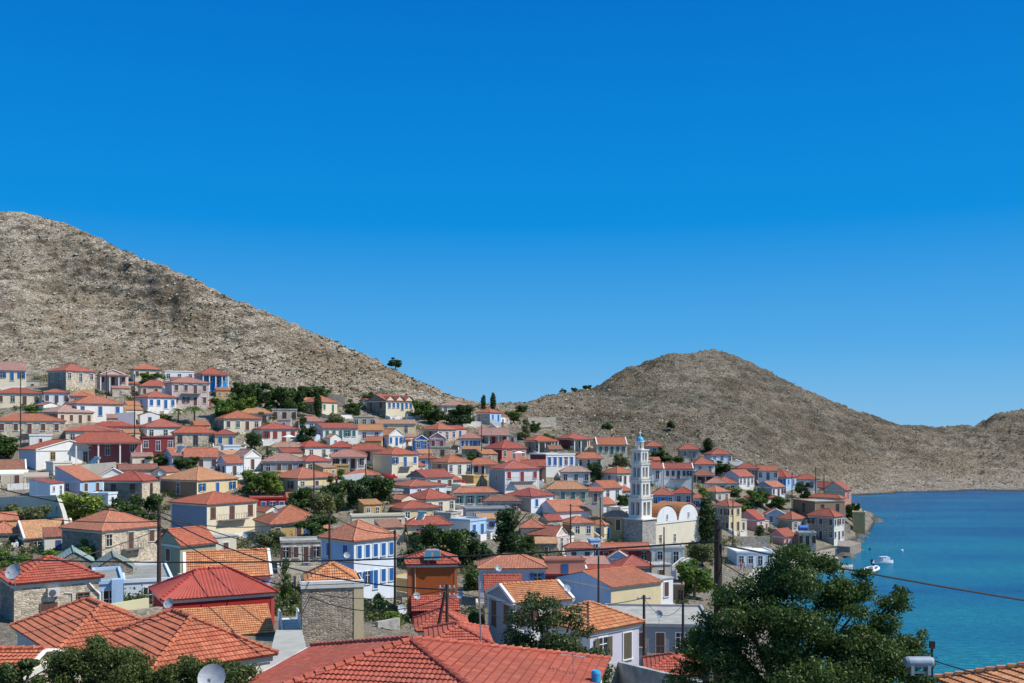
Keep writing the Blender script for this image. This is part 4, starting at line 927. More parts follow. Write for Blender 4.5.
def build_trees():
    for i, ln in enumerate(TREES.strip().split('\n')):
        g, lab = ln.split('|'); g = g.split(); x0, x1, yt, yb = map(float, g[1:5]); D = None
        if 'skyline left' in lab: D = 500
        if 'lone dark tree on the steep' in lab: D = 377
        nm = 'bougainvillea' if g[5] == 'red' else None
        tree(g[0], x0, x1, yt, yb, g[5], lab, D=D, v=i, name=nm, cat='shrub' if g[0] == 'bush' or nm else 'tree')

def big_tree(name, label, D, blobs, nleaf, size, col, tip, seed, base_py, trunk_px, cat='tree'):
    """close tree whose crown is a set of leaf masses given where they stand at distance about D"""
    rr = random.Random(seed); L = []; tb = P(trunk_px, base_py, D); R = empty(name, tb); tag(R, label, cat)
    for (px, py, r, dd) in blobs:
        for q in range(7):
            a = rr.uniform(-1,1); b = rr.uniform(-1,1); c = P(px+a*r*.75, py+b*r*.62, D+dd+rr.uniform(-1,1)*r*D/F*.7)-tb; s = r*D/F*rr.uniform(.4,.66); L.append((c.x, c.y, c.z, s*1.15, s*1.15, s*.75))
    me = leaves(nleaf, L, size, flat=.55, shell=.3, seed=seed); link('crown', me, R, foliage(col, tip))
    m = MB(); c0 = Vector((0,0,-.5)); fork = Vector((0,0,max(.8, (base_py-sum(b[1] for b in blobs)/len(blobs))*D/F*.45)))
    m.tube([c0, fork*.5+Vector((.1,.05,0)), fork], [.32,.26,.22], 10)
    for (px, py, r, dd) in blobs:
        e = P(px, py+r*.1, D+dd)-tb; mid = fork.lerp(e, .5)+Vector((rr.uniform(-.3,.3), rr.uniform(-.3,.3), -.2)); m.tube([fork, mid, e], [.14,.09,.035], 6)
    m.build('trunk', BARK, R); return R

# ------------------------------------------------------------------ small things
def dish(x, y, z, r, az, label, pole=.8):
    R = empty('satellite_dish', (x, y, z), az); tag(R, label, 'satellite dish', 'satellite dishes')
    m = MB(); prof = [(r*t, .28*r*t*t) for t in np.linspace(0, 1, 7)]; m.lathe(prof, 20); m.lathe([(p[0], p[1]-.02) for p in prof][::-1], 20)
    m.xf(Matrix.Translation((0,-.12,pole))@Matrix.Rotation(math.radians(62), 4, 'X')); m.build('reflector', simple('dish_paint', (.36,.38,.40), .5), R)
    m = MB(); m.tube([(0,0,-.3),(0,0,pole)], .03, 6); m.tube([(0,0,pole),(0,-.12,pole)], .03, 6); m.build('mast', METAL, R)
    m = MB(); m.tube([(0,-.1-r*.3,pole-r*.82),(0,-.12-r*.95,pole+.05)], .015, 5); m.box(-.05,.05,-.2-r*.95,-.08-r*.95,pole,pole+.11); m.build('feed_arm', METAL, R)
    return R
def pole(px, yt, D, yb=None, r=.13, label='', arms=0, lean=0., mat=None, ins=True):
    top = P(px, yt, D); zb = ground(top.x, D) if yb is None else H-(yb-HY)*D/F
    R = empty('utility_pole', (top.x, D, zb)); tag(R, label, 'utility pole', 'utility poles'); h = top.z-zb
    MB().tube([(-lean*h,0,-1.5), (-lean*h*.5,0,h*.5), (0,0,h)], [r*1.15, r, r*.8], 10).build('shaft', mat or POLEW, R)
    if arms:
        m = MB()
        for k in range(arms): z = h-.35-.55*k; m.box(-.6,.6,-.06,.06,z,z+.09)
        m.build('crossarm', METAL, R)
        for k in range(arms):
            for s in (-.5,-.18,.18,.5):
                q = MB(); q.lathe([(0,.0),(.05,.0),(.06,.06),(.04,.08),(.06,.11),(.03,.17),(0,.18)], 8); o = q.build('insulator', simple('porcelain', (.5,.5,.48), .3), R); o.location = (s, 0, h-.26-.55*k)
    elif ins:
        m = MB(); m.box(-.1,.1,-r-.05,-r*.7,h-.45,h-.3); m.build('bracket', POLEW, R)
    return R, top
def cable(a, b, sag, r, label, n=24):
    a, b = Vector(a), Vector(b); pts = [a.lerp(b, i/n)-Vector((0,0,sag*4*(i/n)*(1-i/n))) for i in range(n+1)]
    o0 = pts[0].copy(); o = MB().tube([p-o0 for p in pts], r, 6).build('cable', CABLE); o.location = o0; tag(o, label, 'cable', 'overhead cables'); return o
def solar(x, y, z, rz, label, n=2):
    R = empty('solar_heater', (x, y, z), rz); tag(R, label, 'solar heater', 'rooftop solar heaters')
    for k in range(n):
        m = MB(); m.box(-.48,.48,0,1.7,-.04,.05); m.xf(Matrix.Translation((k*1.06-.53*(n-1),-.9,.12))@Matrix.Rotation(math.radians(40),4,'X')); p = m.build('collector', METAL, R)
        m = MB(); m.box(-.43,.43,.06,1.64,.05,.062); m.xf(Matrix.Translation((k*1.06-.53*(n-1),-.9,.12))@Matrix.Rotation(math.radians(40),4,'X')); m.build('glass', simple('collector_glass', (.05,.13,.17), .1, 0, .1, 1.), p)
    m = MB(); m.tube([(-.8,.55,1.25),(.8,.55,1.25)], .24, 14); m.build('tank', simple('tank_steel', (.5,.55,.58), .3, .6), R)
    m = MB()
    for sx in (-.7,.7): m.tube([(sx,.5,-.3),(sx,.5,1.05)], .02, 4); m.tube([(sx,-.85,.1),(sx,.5,1.0)], .02, 4)
    m.build('stand', METAL, R); return R
def tank(px, py, D, r, L, c, label, vertical=False):
    p = P(px, py, D); R = empty('water_tank', p); tag(R, label, 'water tank')
    m = MB(); m.lathe([(0,-L/2),(r*.8,-L/2),(r,-L/2+.1),(r,L/2-.1),(r*.8,L/2),(0,L/2)], 20)
    if not vertical: m.xf(Matrix.Rotation(math.pi/2,4,'Y'))
    m.build('shell', simple('tank_paint', c, .5), R); m = MB()
    for s in (-L*.3, L*.3): m.box(s-.06, s+.06, -r, r, -r-.25, -r*.55) if not vertical else m.box(-r, r, s*.9-.06, s*.9+.06, -L/2-.2, -L/2)
    m.box(-L*.3, L*.3, -.05, .05, -r-.22, -r-.14) if not vertical else m.box(-.05, .05, -L*.3, L*.3, -L/2-.2, -L/2-.1)
    m.build('stand', METAL, R); return R
def wallrun(pts, h, t, mat, label, zdrop=2.5, cap=True, name='garden_wall'):
    """free-standing or retaining wall through ground points given as (px, py_top, D)"""
    W = [P(*p) for p in pts]; o0 = W[0].copy(); m = MB()
    for a, b in zip(W[:-1], W[1:]):
        d = (b-a); d.z = 0; L = d.length; n = Vector((-d.y, d.x, 0)).normalized()*t; z0 = -zdrop-h
        A, B = a-o0, b-o0; q = [A, B, B+n, A+n]
        for i in range(4):
            p, s = q[i], q[(i+1)%4]; l = (s-p).length
            m.face([p+Vector((0,0,z0)), s+Vector((0,0,z0)), s, p], [(0,0),(l,0),(l,-z0),(0,-z0)])
        m.face([q[0], q[1], q[2], q[3]])
    o = m.build(name, mat); o.location = o0; tag(o, label, 'wall'); return o

def church():
    D = 203.; s = D/F; cx = (642-CX)*s; zb = ground(cx, D)-.3; R = empty('church', (cx, D, zb), math.radians(45)); tag(R, 'cream church with white stepped bell tower, blue cupola and double arched gables', 'church')
    zof = lambda py: H-(py-HY)*s-zb
    tw = stoneT = plaster((.77,.73,.64)); lt = plaster((.82,.78,.69)); st = stone((.45,.42,.37), 1.); cream = plaster((.78,.69,.52)); T = empty_part('bell_tower', R)
    # base block: local x to the right-front (lit), y along the left (shaded)
    tiers = [(zof(520), zof(500), 3.4), (zof(500), zof(482), 2.9), (zof(482), zof(465.5), 2.6), (zof(465.5), zof(451), 2.35)]
    bz = zof(520)
    m = MB(); m.box(-.45, 4.1, -.45, 4.3, -3, bz-.02); m.build('tower_base', st, T)
    m = MB(); m.box(-.7, 4.3, -.7, 4.5, bz-.02, bz+.22); m.build('cornice', lt, T)
    cxm, cym = 1.85, 1.9
    for i, (z0, z1, w) in enumerate(tiers):
        z0 += .22 if i == 0 else .3; h = z1-z0; x0, x1, y0, y1 = cxm-w/2, cxm+w/2, cym-w/2, cym+w/2; p = w*.17; m = MB()
        # four corner piers, a mid pier on each side, lintel, core set back, shade of the openings painted on as dark panels
        for (a, b) in ((x0, y0), (x1-p, y0), (x0, y1-p), (x1-p, y1-p)): m.box(a, a+p, b, b+p, z0, z1)
        q = p*.62
        for t in (-w*.0,): 
            m.box(cxm+t-q/2, cxm+t+q/2, y0+.03, y0+q, z0, z1-h*.14); m.box(cxm+t-q/2, cxm+t+q/2, y1-q, y1-.03, z0, z1-h*.14)
            m.box(x0+.03, x0+q, cym+t-q/2, cym+t+q/2, z0, z1-h*.14); m.box(x1-q, x1-.03, cym+t-q/2, cym+t+q/2, z0, z1-h*.14)
        for (z2, z3) in ((z1-h*.14, z1), (z0, z0+h*.16)):
            m.box(x0+p, x1-p, y0+.02, y0+p*.8, z2, z3); m.box(x0+p, x1-p, y1-p*.8, y1-.02, z2, z3); m.box(x0+.02, x0+p*.8, y0+p, y1-p, z2, z3); m.box(x1-p*.8, x1-.02, y0+p, y1-p, z2, z3)
        m.box(x0+p*.95, x1-p*.95, y0+p*.95, y1-p*.95, z0, z1)
        tr = m.build('belfry_tier', tw, T)
        m = MB(); e = .12; m.box(x0-e, x1+e, y0-e, y1+e, z1, z1+.16); m.box(x0-e*1.6, x1+e*1.6, y0-e*1.6, y1+e*1.6, z1+.16, z1+.3)
        m.build('cornice', lt, tr)
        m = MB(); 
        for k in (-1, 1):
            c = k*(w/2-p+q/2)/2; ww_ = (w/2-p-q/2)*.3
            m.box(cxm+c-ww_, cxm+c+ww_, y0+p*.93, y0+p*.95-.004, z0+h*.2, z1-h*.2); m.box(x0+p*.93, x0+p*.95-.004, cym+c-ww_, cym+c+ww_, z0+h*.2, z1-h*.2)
        m.build('opening', simple('belfry_shadow', (.16,.16,.18), .9), tr)  # flat dark panels paint the shade inside the belfry openings
        if i < 3:
            m = MB(); w2 = tiers[i+1][2]; zz_ = z1+.3
            for k in range(7):
                t = -w/2+w*k/6
                for (a, b) in ((cxm+t, y0-.18), (x0-.18, cym+t), (cxm+t, y1+.18), (x1+.18, cym+t)): m.tube([(a,b,zz_),(a,b,zz_+.55)], .05, 5)
            m.box(x0-.24, x1+.24, y0-.24, y0-.12, zz_+.55, zz_+.64); m.box(x0-.24, x0-.12, y0-.12, y1+.24, zz_+.55, zz_+.64); m.box(x1+.12, x1+.24, y0-.12, y1+.24, zz_+.55, zz_+.64); m.box(x0-.12, x1+.12, y1+.12, y1+.24, zz_+.55, zz_+.64)
            m.build('parapet', lt, tr)
    z = tiers[-1][1]+.3; m = MB()
    for k in range(6): a = k*math.pi/3+.2; m.tube([(cxm+.62*math.cos(a), cym+.62*math.sin(a), z), (cxm+.62*math.cos(a), cym+.62*math.sin(a), z+1.55)], .12, 8)
    m.lathe([(.85,z),(.85,z+.15),(0,z+.15)], 18, (cxm,cym)); m.lathe([(.0,z+1.5),(.86,z+1.5),(.86,z+1.72),(.0,z+1.73)], 18, (cxm,cym)); m.build('lantern', lt, T)
    m = MB(); m.lathe([(.8,z+1.72)]+[(.8*math.cos(t), z+1.72+.95*math.sin(t)) for t in np.linspace(0.05, math.pi/2, 8)], 20, (cxm,cym)); m.build('cupola', simple('blue_dome_paint', (.05,.40,.66), .45), T)
    m = MB(); m.box(cxm-.05,cxm+.05,cym-.05,cym+.05,z+2.6,z+4.0); m.box(cxm-.4,cxm-.05,cym-.05,cym+.05,z+3.35,z+3.46); m.box(cxm+.05,cxm+.4,cym-.05,cym+.05,z+3.35,z+3.46); m.build('cross', WHITE, T)
    # nave runs right from the tower, lit long wall towards us
    N = empty_part('nave', R); x0, x1, y0, y1 = 4.2, 19.5, -.3, 6.5; ze = zof(524); m = MB(); m.box(x0, x1, y0, y1, -3, ze); m.build('wall', cream, N)
    m = MB(); m.box(x0-.1, x1+.15, y0-.15, y0-.003, ze-.35, ze-.05); m.build('cornice', lt, N)
    m = MB(); wv = (x1-x0)/2; nseg = 16
    def arch(cx_, k): t = math.pi*k/nseg; return (cx_-math.cos(t)*wv/2*.93, ze+math.sin(t)*wv/2*.83)
    for c in (x0+wv/2, x0+wv*1.5):
        for k in range(nseg):
            (xa, za), (xb, zb2) = arch(c, k), arch(c, k+1)
            m.face([(xa,y0-.06,ze),(xb,y0-.06,ze),(xb,y0-.06,zb2),(xa,y0-.06,za)]); m.face([(xa,y0-.06,za),(xb,y0-.06,zb2),(xb,y0+.5,zb2),(xa,y0+.5,za)])
    m.build('arched_gable', plaster((.80,.79,.77)), N)
    m = MB()
    for c in (x0+wv/2, x0+wv*1.5):
        L = [(c-math.cos(math.pi*k/nseg)*wv/2, ze+.06+math.sin(math.pi*k/nseg)*wv/2*.93) for k in range(nseg+1)]
        for (a, b) in zip(L[:-1], L[1:]):
            m.face([(a[0],y0-.12,a[1]),(b[0],y0-.12,b[1]),(b[0],y1,b[1]),(a[0],y1,a[1])], [(0,a[0]),(0,b[0]),(10,b[0]),(10,a[0])])
            m.face([(a[0],y0-.12,a[1]-.22),(b[0],y0-.12,b[1]-.22),(b[0],y0-.12,b[1]),(a[0],y0-.12,a[1])])
    m.build('roof', tiles((.55,.21,.09)), N)
    for c in (x0+wv/2, x0+wv*1.5): window(N, (c, y0-.065, ze+.5), 0, .5, 1.0, 'dw')
    for c, w_, h_ in ((x0+1.6, .8, 1.8), (x0+6.6, .7, 1.6)): window(N, (c, y0-.003, ze-4.4), 0, w_, h_, 'dw')
    return R
def empty_part(name, parent):
    o = bpy.data.objects.new(name, None); COL.objects.link(o); o.parent = parent; return o

def boat(px, py, L, rz, label, kind):
    D = H*F/(py-HY); p = P(px, py, D); R = empty('motor_boat', (p.x, D, 0), rz); tag(R, label, 'boat', 'moored boats'); m = MB(); secs = []
    for i in range(11):
        t = i/10; x = -L/2+L*t; w = .19*L*(1-max(0, (t-.45)/.55)**2.2)*(.9+.1*min(1, t*4)); sh = .55+.25*t*t
        secs.append([(x, -w, sh), (x, -w*.9, .12), (x, -w*.35, -.2+.15*max(0,t-.7)), (x, 0, -.28+.2*max(0,t-.6)), (x, w*.35, -.2+.15*max(0,t-.7)), (x, w*.9, .12), (x, w, sh), (x, w*.86, sh), (x, w*.8, .2), (x, -w*.8, .2), (x, -w*.86, sh)])
    for a, b in zip(secs[:-1], secs[1:]):
        for k in range(11): m.face([a[k], b[k], b[(k+1)%11], a[(k+1)%11]], sm=False)
    m.face(secs[0]); m.build('hull', simple('boat_gelcoat', (.8,.8,.8), .3, 0, .04), R)
    if kind == 'rib':
        m = MB()
        for s in (-1, 1): m.tube([(secs[i][0][0], s*(abs(secs[i][0][1])+.06), secs[i][0][2]-.05) for i in range(11)], .24, 10)
        m.build('inflatable_tube', simple('white_rubber', (.78,.78,.76), .5), R)
    m = MB(); m.box(-L*.08, L*.1, -.35, .35, .2, 1.15); m.build('console', simple('boat_gelcoat', (.8,.8,.8), .3, 0, .04), R)
    m = MB(); m.box(L*.1-.02, L*.1+.03, -.36, .36, 1.15, 1.5); m.build('windscreen', GLASS, R)
    m = MB(); m.box(-L*.34, -L*.18, -L*.13, L*.13, .2, .6); m.build('seat', simple('dark_cushion', (.07,.05,.06), .8), R)
    m = MB(); m.box(-L/2-.45, -L/2-.02, -.2, .2, .35, 1.0); m.box(-L/2-.35, -L/2-.15, -.08, .08, -.4, .35); m.build('outboard_motor', simple('black_plastic', (.02,.02,.025), .4), R)
    if kind == 'cabin':
        m = MB(); m.box(-L*.05, L*.3, -.17*L*.6, .17*L*.6, .5, 1.35); m.box(-L*.15, L*.22, -.17*L*.62, .17*L*.62, 1.5, 1.58)
        for sx in (-L*.13, L*.2):
            for sy in (-1, 1): m.tube([(sx, sy*.16*L*.6, 1.3 if sx > 0 else .5), (sx, sy*.16*L*.6, 1.5)], .03, 5)
        m.build('cabin', simple('boat_gelcoat', (.8,.8,.8), .3, 0, .04), R)
    return R
def person(px, py, D, shirt, trousers, label, rz=0):
    """a walker: one skinned continuous body with clothing colours by height, hair as a child"""
    p = P(px, py, D); zg = ground(p.x, D)
    zg = max(zg, QUAY_Z) if px > 700 else zg
    R = empty('person', (p.x, D, zg), rz); tag(R, label, 'person', 'people walking on the promenade')
    J = [(0,0,.95),(0,0,1.15),(0,0,1.42),(0,.01,1.54),(0,.02,1.66), (-.19,0,1.42),(-.25,.03,1.14),(-.23,-.1,.9), (.19,0,1.42),(.26,-.02,1.14),(.23,.1,.9),
         (-.1,0,.9),(-.11,-.1,.5),(-.11,.05,.08),(-.11,-.1,.04), (.1,0,.9),(.11,.12,.5),(.11,.25,.1),(.11,.12,.04)]
    E = [(0,1),(1,2),(2,3),(3,4),(2,5),(5,6),(6,7),(2,8),(8,9),(9,10),(0,11),(11,12),(12,13),(13,14),(0,15),(15,16),(16,17),(17,18)]
    rad = [.15,.13,.15,.055,.1,.06,.045,.035,.06,.045,.035,.09,.065,.045,.04,.09,.065,.045,.04]
    me = bpy.data.meshes.new('body'); me.from_pydata(J, E, []); o = link('body', me, R); sk = o.modifiers.new('s', 'SKIN'); o.modifiers.new('d', 'SUBSURF').levels = 1; o.modifiers['d'].render_levels = 1
    for i, v in enumerate(me.skin_vertices[0].data): v.radius = (rad[i], rad[i]*.85); v.use_root = (i == 0)
    m, nt, bs = newmat('clothed_body'); z = nd(nt, 'SeparateXYZ', {0: nd(nt, 'TexCoord').outputs['Object']}).outputs[2]
    r = ramp(nt, nd(nt, 'Math', {0: z, 1: .5}, operation='MULTIPLY').outputs[0], [(0,(.05,.04,.04)),(.05,trousers),(.475,shirt),(.735,(.45,.26,.18))]); nt.nodes[-1]
    for n in nt.nodes:
        if n.type == 'VALTORGB': n.color_ramp.interpolation = 'CONSTANT'
    nt.links.new(r, bs.inputs['Base Color']); me.materials.append(m)
    h = MB(); h.lathe([(0,1.62),(.1,1.66),(.115,1.72),(.09,1.79),(0,1.82)], 12, (0,.05)); h.build('hair', simple('dark_hair', (.03,.02,.015), .7), R)
    return R
QUAY_Z = 1.75
V, ROWS = build_terrain()
build_table()

# ------------------------------------------------------------------ the nearest houses
def wing(host, guest):
    """the second range of one house: its parts become parts of the first"""
    bpy.context.view_layer.update(); Mi = host.matrix_basis.inverted() @ guest.matrix_basis
    for c in [o for o in COL.objects if o.parent == guest]:
        c.parent = host; c.matrix_basis = Mi @ c.matrix_basis
    bpy.data.objects.remove(guest)
G0 = 'houses of the hillside town'
h1 = place(0, 14, 99, 584, 558.5, 'H', 3.9, 'rubble stone house with air conditioner and red hip roof at lower left', D=75, wall='stonep', roof='R', left='stoneg', wl=None)  # darker stone on the left side paints its shade
window(h1, (2.4, -.003, .2), 0, 1.1, 2.0, 'nn', True); window(h1, (4.9, -.003, 2.0), 0, .8, .75, 'dn')
m = MB(); m.box(-.42, .42, -.42, -.02, 0, .62); ac = m.build('air_conditioner', simple('ac_casing', (.62,.62,.6), .5), h1); ac.location = (2.7, -.01, 2.75)
m = MB(); m.lathe([(.02,0),(.24,0),(.24,.03),(.02,.03)], 18); m.xf(Matrix.Translation((-.1,-.43,.3))@Matrix.Rotation(math.pi/2,4,'X')); m.build('fan_grille', simple('dark_grille', (.1,.1,.1), .6), ac)
m = MB(); m.tube([(3.5,-.05,2.9),(4.1,-.06,2.85),(4.15,-.06,.3)], .035, 6); m.tube([(5.3,-.08,3.5),(5.6,-.09,3.1),(6.1,-.09,2.6),(6.15,-.09,.4)], .08, 6); m.build('drain_pipe', WHITE, h1)
th2 = math.radians(39)
h2 = house('terracotta twin hipped house with long ridge tiles beside the hedge at lower left', -17.95, 50, 17.9, 14.6, th2, 6.3, 9, 'H', 1.85, wall='pale', roof='T', near=2, trim=False)
h2b = house('x', -24.6, 54.3, 17.9, 14.6, th2, 6.4, 9.2, 'H', 1.75, wall='pale', roof='T', near=2, trim=False); wing(h2, h2b)
place(-90, 21, 61, 673, 660, 'F', 4.2, 'rubble stone house with white roof verge in the bottom left corner', D=41.7, th=math.radians(27+66), dep=4.6, wall='stonep', roof='T', left='white', trim=False)
place(152, 153, 273, 640, 611, 'S', 3.2, 'lean to building with pale orange tiles against the dark red house', D=83, dep=4.4, wall='lilac', roof='O', corn=False, trim=False)
house('large red hip roofed house in the foreground at bottom centre', -12.3, 34.9, 19.3, 15, math.radians(-11), 14.0, 14.2, 'H', 2.15, wall='white', roof='R', near=2)
place(944, 990, 1110, 706, 655, 'H', 4, 'house with thick curved orange tiles in the bottom right corner', D=39, wall='yellow', roof='O', near_=None) if False else \
house('house with thick curved orange tiles in the bottom right corner', 21.2, 36.3, 18.9, 15, math.radians(14), 8.2, 8.2, 'H', 1.75, wall='yellow', roof='O', near=2)
place(645, 648, 700, 674, 656, 'H', 3.0, 'low house with red roof half hidden at the left of the big tree', D=80, wall='pale', roof='R')
place(93, 95, 123, 584.5, 584, 'L', 4.6, 'light blue flat house with a tall square chimney below the old stone mansion', D=88, wall='ltblue', roof='G', wf='1dw', dep=9, trim=False)
m = MB(); m.box(1.35, 2.3, -.5, .35, -2, 5.0); m.build('chimney', plaster((.40,.58,.80)), [o for o in COL.objects if o.get('label', '').startswith('light blue flat house')][0])
place(122, 124, 172, 583, 582, 'L', 4.2, 'grey flat roofed building between blue chimney and the wooden pole', D=104, wall='whiteblue', roof='G', wf='1dw', dep=13, trim=False)
place(54, 57, 93, 564, 552.5, 'F', 4.2, 'grey stone shed with pointed gable, left one of two', D=112, wall='stoneg', roof='G', dep=8, corn=False, nt=False) if False else None
for (a, b, ye, yr, D, lb) in ((55, 93, 565, 552, 112, 'left one of two grey stone sheds with pointed gables behind the air conditioned house'), (95, 133, 570, 556, 108, 'right one of two grey stone sheds with pointed gables behind the air conditioned house')):
    RC['B2'] = (.30,.27,.23); s = place(a, a, b, ye, yr, 'F', 4., lb, D=D, dep=6, wall='stoneg', roof='B2', corn=False, nt=False); 
    window(s, (2.0, -.003, 3.3), 0, .6, .8, 'dn')
place(604, 606, 613, 642, 641, 'L', 2.6, 'small grey pump house beside the fig tree', D=84, wall='white', roof='G', dep=3, trim=False) if False else None

def slab(name, pts, z0, z1, mat, kind='structure', label=None, cat=None):
    m = MB(); n = len(pts)
    for i in range(n):
        a, b = pts[i], pts[(i+1)%n]; l = math.dist(a, b); m.face([(a[0],a[1],z0),(b[0],b[1],z0),(b[0],b[1],z1),(a[0],a[1],z1)], [(0,z0),(l,z0),(l,z1),(0,z1)])
    m.face([(p[0],p[1],z1) for p in pts]); o = m.build(name, mat)
    if kind: tag(o, kind=kind)
    if label: tag(o, label, cat)
    return o
W = lambda px, D: ((px-CX)/F*D, D)
church()
def pediments(label, n, frac):
    R, a, b, h = INFO[label]; w = a/n
    for k in range(n):
        m = MB(); x0, x1 = k*w+.05, (k+1)*w-.05; z1 = h+w*frac; m.face([(x0,-.05,h-.1),(x1,-.05,h-.1),((x0+x1)/2,-.05,z1)]); m.build('pediment', plaster((.74,.68,.52)), R)
        m = MB(); mid_ = (x0+x1)/2
        slope(m, (x0-.1,b*.6,h-.02),(x0-.1,-.3,h-.02),(mid_,b*.6,z1+.02),(mid_,-.3,z1+.02), 0); slope(m, (x1+.1,-.3,h-.02),(x1+.1,b*.6,h-.02),(mid_,-.3,z1+.02),(mid_,b*.6,z1+.02), 0); m.build('pediment_roof', tiles(RC['T']), R)
pediments('large cream school with three pediments and stone side wall', 3, .42)
R_, a_, b_, h_ = INFO['tall windowless stone cube house with ochre corner and orange roof']
m = MB(); m.box(a_-.75, a_+.05, -.05, -.002, -3, h_); m.build('corner_trim', plaster((.66,.54,.32)), R_); m = MB(); m.box(-.06, a_+.06, -.08, .3, h_-.02, h_+.22); m.build('cornice', WHITE, R_)
R_, a_, b_, h_ = INFO['large red hip roofed house in the foreground at bottom centre']
m = MB(); m.box(-.52, -.34, -.3, b_+.4, h_-.12, h_+.03); m.build('gutter', WHITE, R_)
slab('terrace_pavement', [W(266,62), W(312,62), W(302,74), W(276,74)], 10, 15.2, simple('pale_terrace', (.40,.38,.33), .9, 0, .12, .8, .2))
R_, a_, b_, h_ = INFO['burnt orange house with blank wall and two solar collectors']
m = MB(); slope(m, (.3,-2.2,h_-4.6),(a_+.2,-2.2,h_-4.6),(.3,-.01,h_-3.3),(a_+.2,-.01,h_-3.3), 1); m.build('porch_roof', tiles(RC['R'], True), R_); m = MB(); m.box(.4, a_+.1, -2.1, -.02, -3, h_-4.72); m.build('porch', plaster(CL['maroon']), R_)
m = MB(); m.tube([(.75,-.05,h_-.4),(.75,-.05,0)], .05, 6); m.build('drain_pipe', plaster((.6,.5,.35)), R_)
# ------------------------------------------------------------------ town extras: terraces, quay, walls, stairs
pave = simple('pale_paving', (.46,.43,.37), .9, 0, .2, .6, .2)
slab('promenade_pavement', [W(650,112), W(722,112), W(752,150), W(764,176), W(780,196), W(800,213), W(815,230), W(800,240), W(745,236), W(705,216), W(660,190), W(640,150)], -4, QUAY_Z, pave)
slab('pier', [W(798,208), W(853,214), W(853,217.5), W(798,213)], -3, .75, CONC, None, 'low concrete pier reaching out from the promenade', 'pier')
slab('stone_jetty', [W(837,240), W(850,238), W(861,246), W(850,252), W(838,250)], -3, 2.2, stone((.36,.30,.24)), None, 'rough stone jetty block in front of the square waterside house', 'jetty')
slab('swimming_platform', [W(812,232), W(838,226), W(838,229), W(816,236)], -3, .9, CONC, None, 'narrow concrete platform under the waterside houses', 'platform')
sa, sb = stone((.40,.34,.26)), stone((.30,.27,.22))
wallrun([(-40,498,178),(0,497,175),(56,495,172)], 2.5, .5, plaster((.66,.60,.48)), 'cream retaining wall under the terrace at the left', 4)
wallrun([(56,495,172),(62,512,160),(66,530,146)], 1, .6, plaster((.66,.60,.48)), 'sloping cream wall running down beside the garden trees')
wallrun([(96,616,70),(130,611,73),(163,607,76)], 3, .5, sa, 'rubble stone wall between the stone house and dark red house')
wallrun([(112,604,80),(149,598,84)], 3, .3, plaster((.62,.58,.36)), 'low yellow garden wall behind the rubble wall')
wallrun([(600,667,66),(618,662,68),(700,682,60)], 1, .35, CONC, 'bare concrete wall slanting down at bottom centre right')
wallrun([(350,512,183),(382,506,188),(400,505,190)], 1, .5, sa, 'stone wall below the park trees')
wallrun([(296,576,128),(318,573,132)], 1, .4, sa, 'broken stone wall under the roofless ruin')
wallrun([(505,472,262),(560,470,262),(585,474,258)], 1, .5, sb, 'dark stone terrace wall under the blue shuttered house')
wallrun([(528,418,345),(556,417,352)], 1, .6, stone((.5,.45,.36)), 'pale stone wall high on the saddle')
wallrun([(500,427,330),(520,428,330)], 1, .5, sa, 'short stone wall right of the blue ridge house')
wallrun([(225,392,303),(300,391,305),(345,396,306)], .9, .5, stone((.5,.43,.33)), 'field wall between grove and bare slope')
wallrun([(118,413,240),(135,412,240)], 1, .4, WHITE, 'short white wall near the upper white house')
wallrun([(60,468,203),(90,464,206),(116,462,208)], 1, .4, plaster((.6,.56,.46)), 'cream terrace wall below the pink columned house')
wallrun([(338,476,208),(365,473,210)], 1, .4, WHITE, 'white terrace wall above the park')
wallrun([(378,597,118),(400,607,112)], 1, .4, sa, 'stone wall beside the courtyard')
wallrun([(378,622,95),(400,618,97)], 1, .4, CONC, 'grey courtyard wall left of the burnt orange house')
wallrun([(742,537,212),(770,536,212)], .5, .4, sa, 'stone garden wall behind the white roofed shed')
wallrun([(790,549,226),(812,553,222),(835,548,232)], .8, .4, stone((.5,.44,.34)), 'pale stone sea wall at the waterside')
# balustrade stairs beside the dark red house
def stairs(px, py, D, n, w, rz, label):
    p = P(px, py, D); R = empty('staircase', p, rz); tag(R, label, 'staircase'); m = MB()
    for k in range(n): m.box(0, w, k*.28, n*.28+.8, -2 if k == 0 else (k-1)*.17+.17, k*.17+.17)
    m.build('steps', plaster((.74,.73,.70)), R)
    for s in (0, w):
        m = MB()
        for k in range(0, n+3): zz0 = min(k, n)*.17; m.box(s-.05, s+.05, k*.28-.05, k*.28+.05, zz0, zz0+.8)
        for k in range(n): m.face([(s-.09,k*.28,k*.17+.8),(s+.09,k*.28,k*.17+.8),(s+.09,k*.28+.28,k*.17+.97),(s-.09,k*.28+.28,k*.17+.97)]); 
        m.tube([(s,0,.85),(s,n*.28,n*.17+.85),(s,n*.28+.6,n*.17+.85)], .09, 4); m.build('balustrade', WHITE, R)
    return R
stairs(283, 643, 86, 9, 1.6, math.radians(20), 'white balustraded stairs right of the dark red house')
stairs(566, 484, 268, 14, 1.6, math.radians(50), 'long white flight of stairs beside the blue shuttered white house')
stairs(497, 428, 318, 10, 1.5, math.radians(40), 'grey outside stairs beside the dark blue sided house')
stairs(672, 571, 166, 7, 1.2, math.radians(-62), 'white steps climbing to the balustraded balcony below the church')
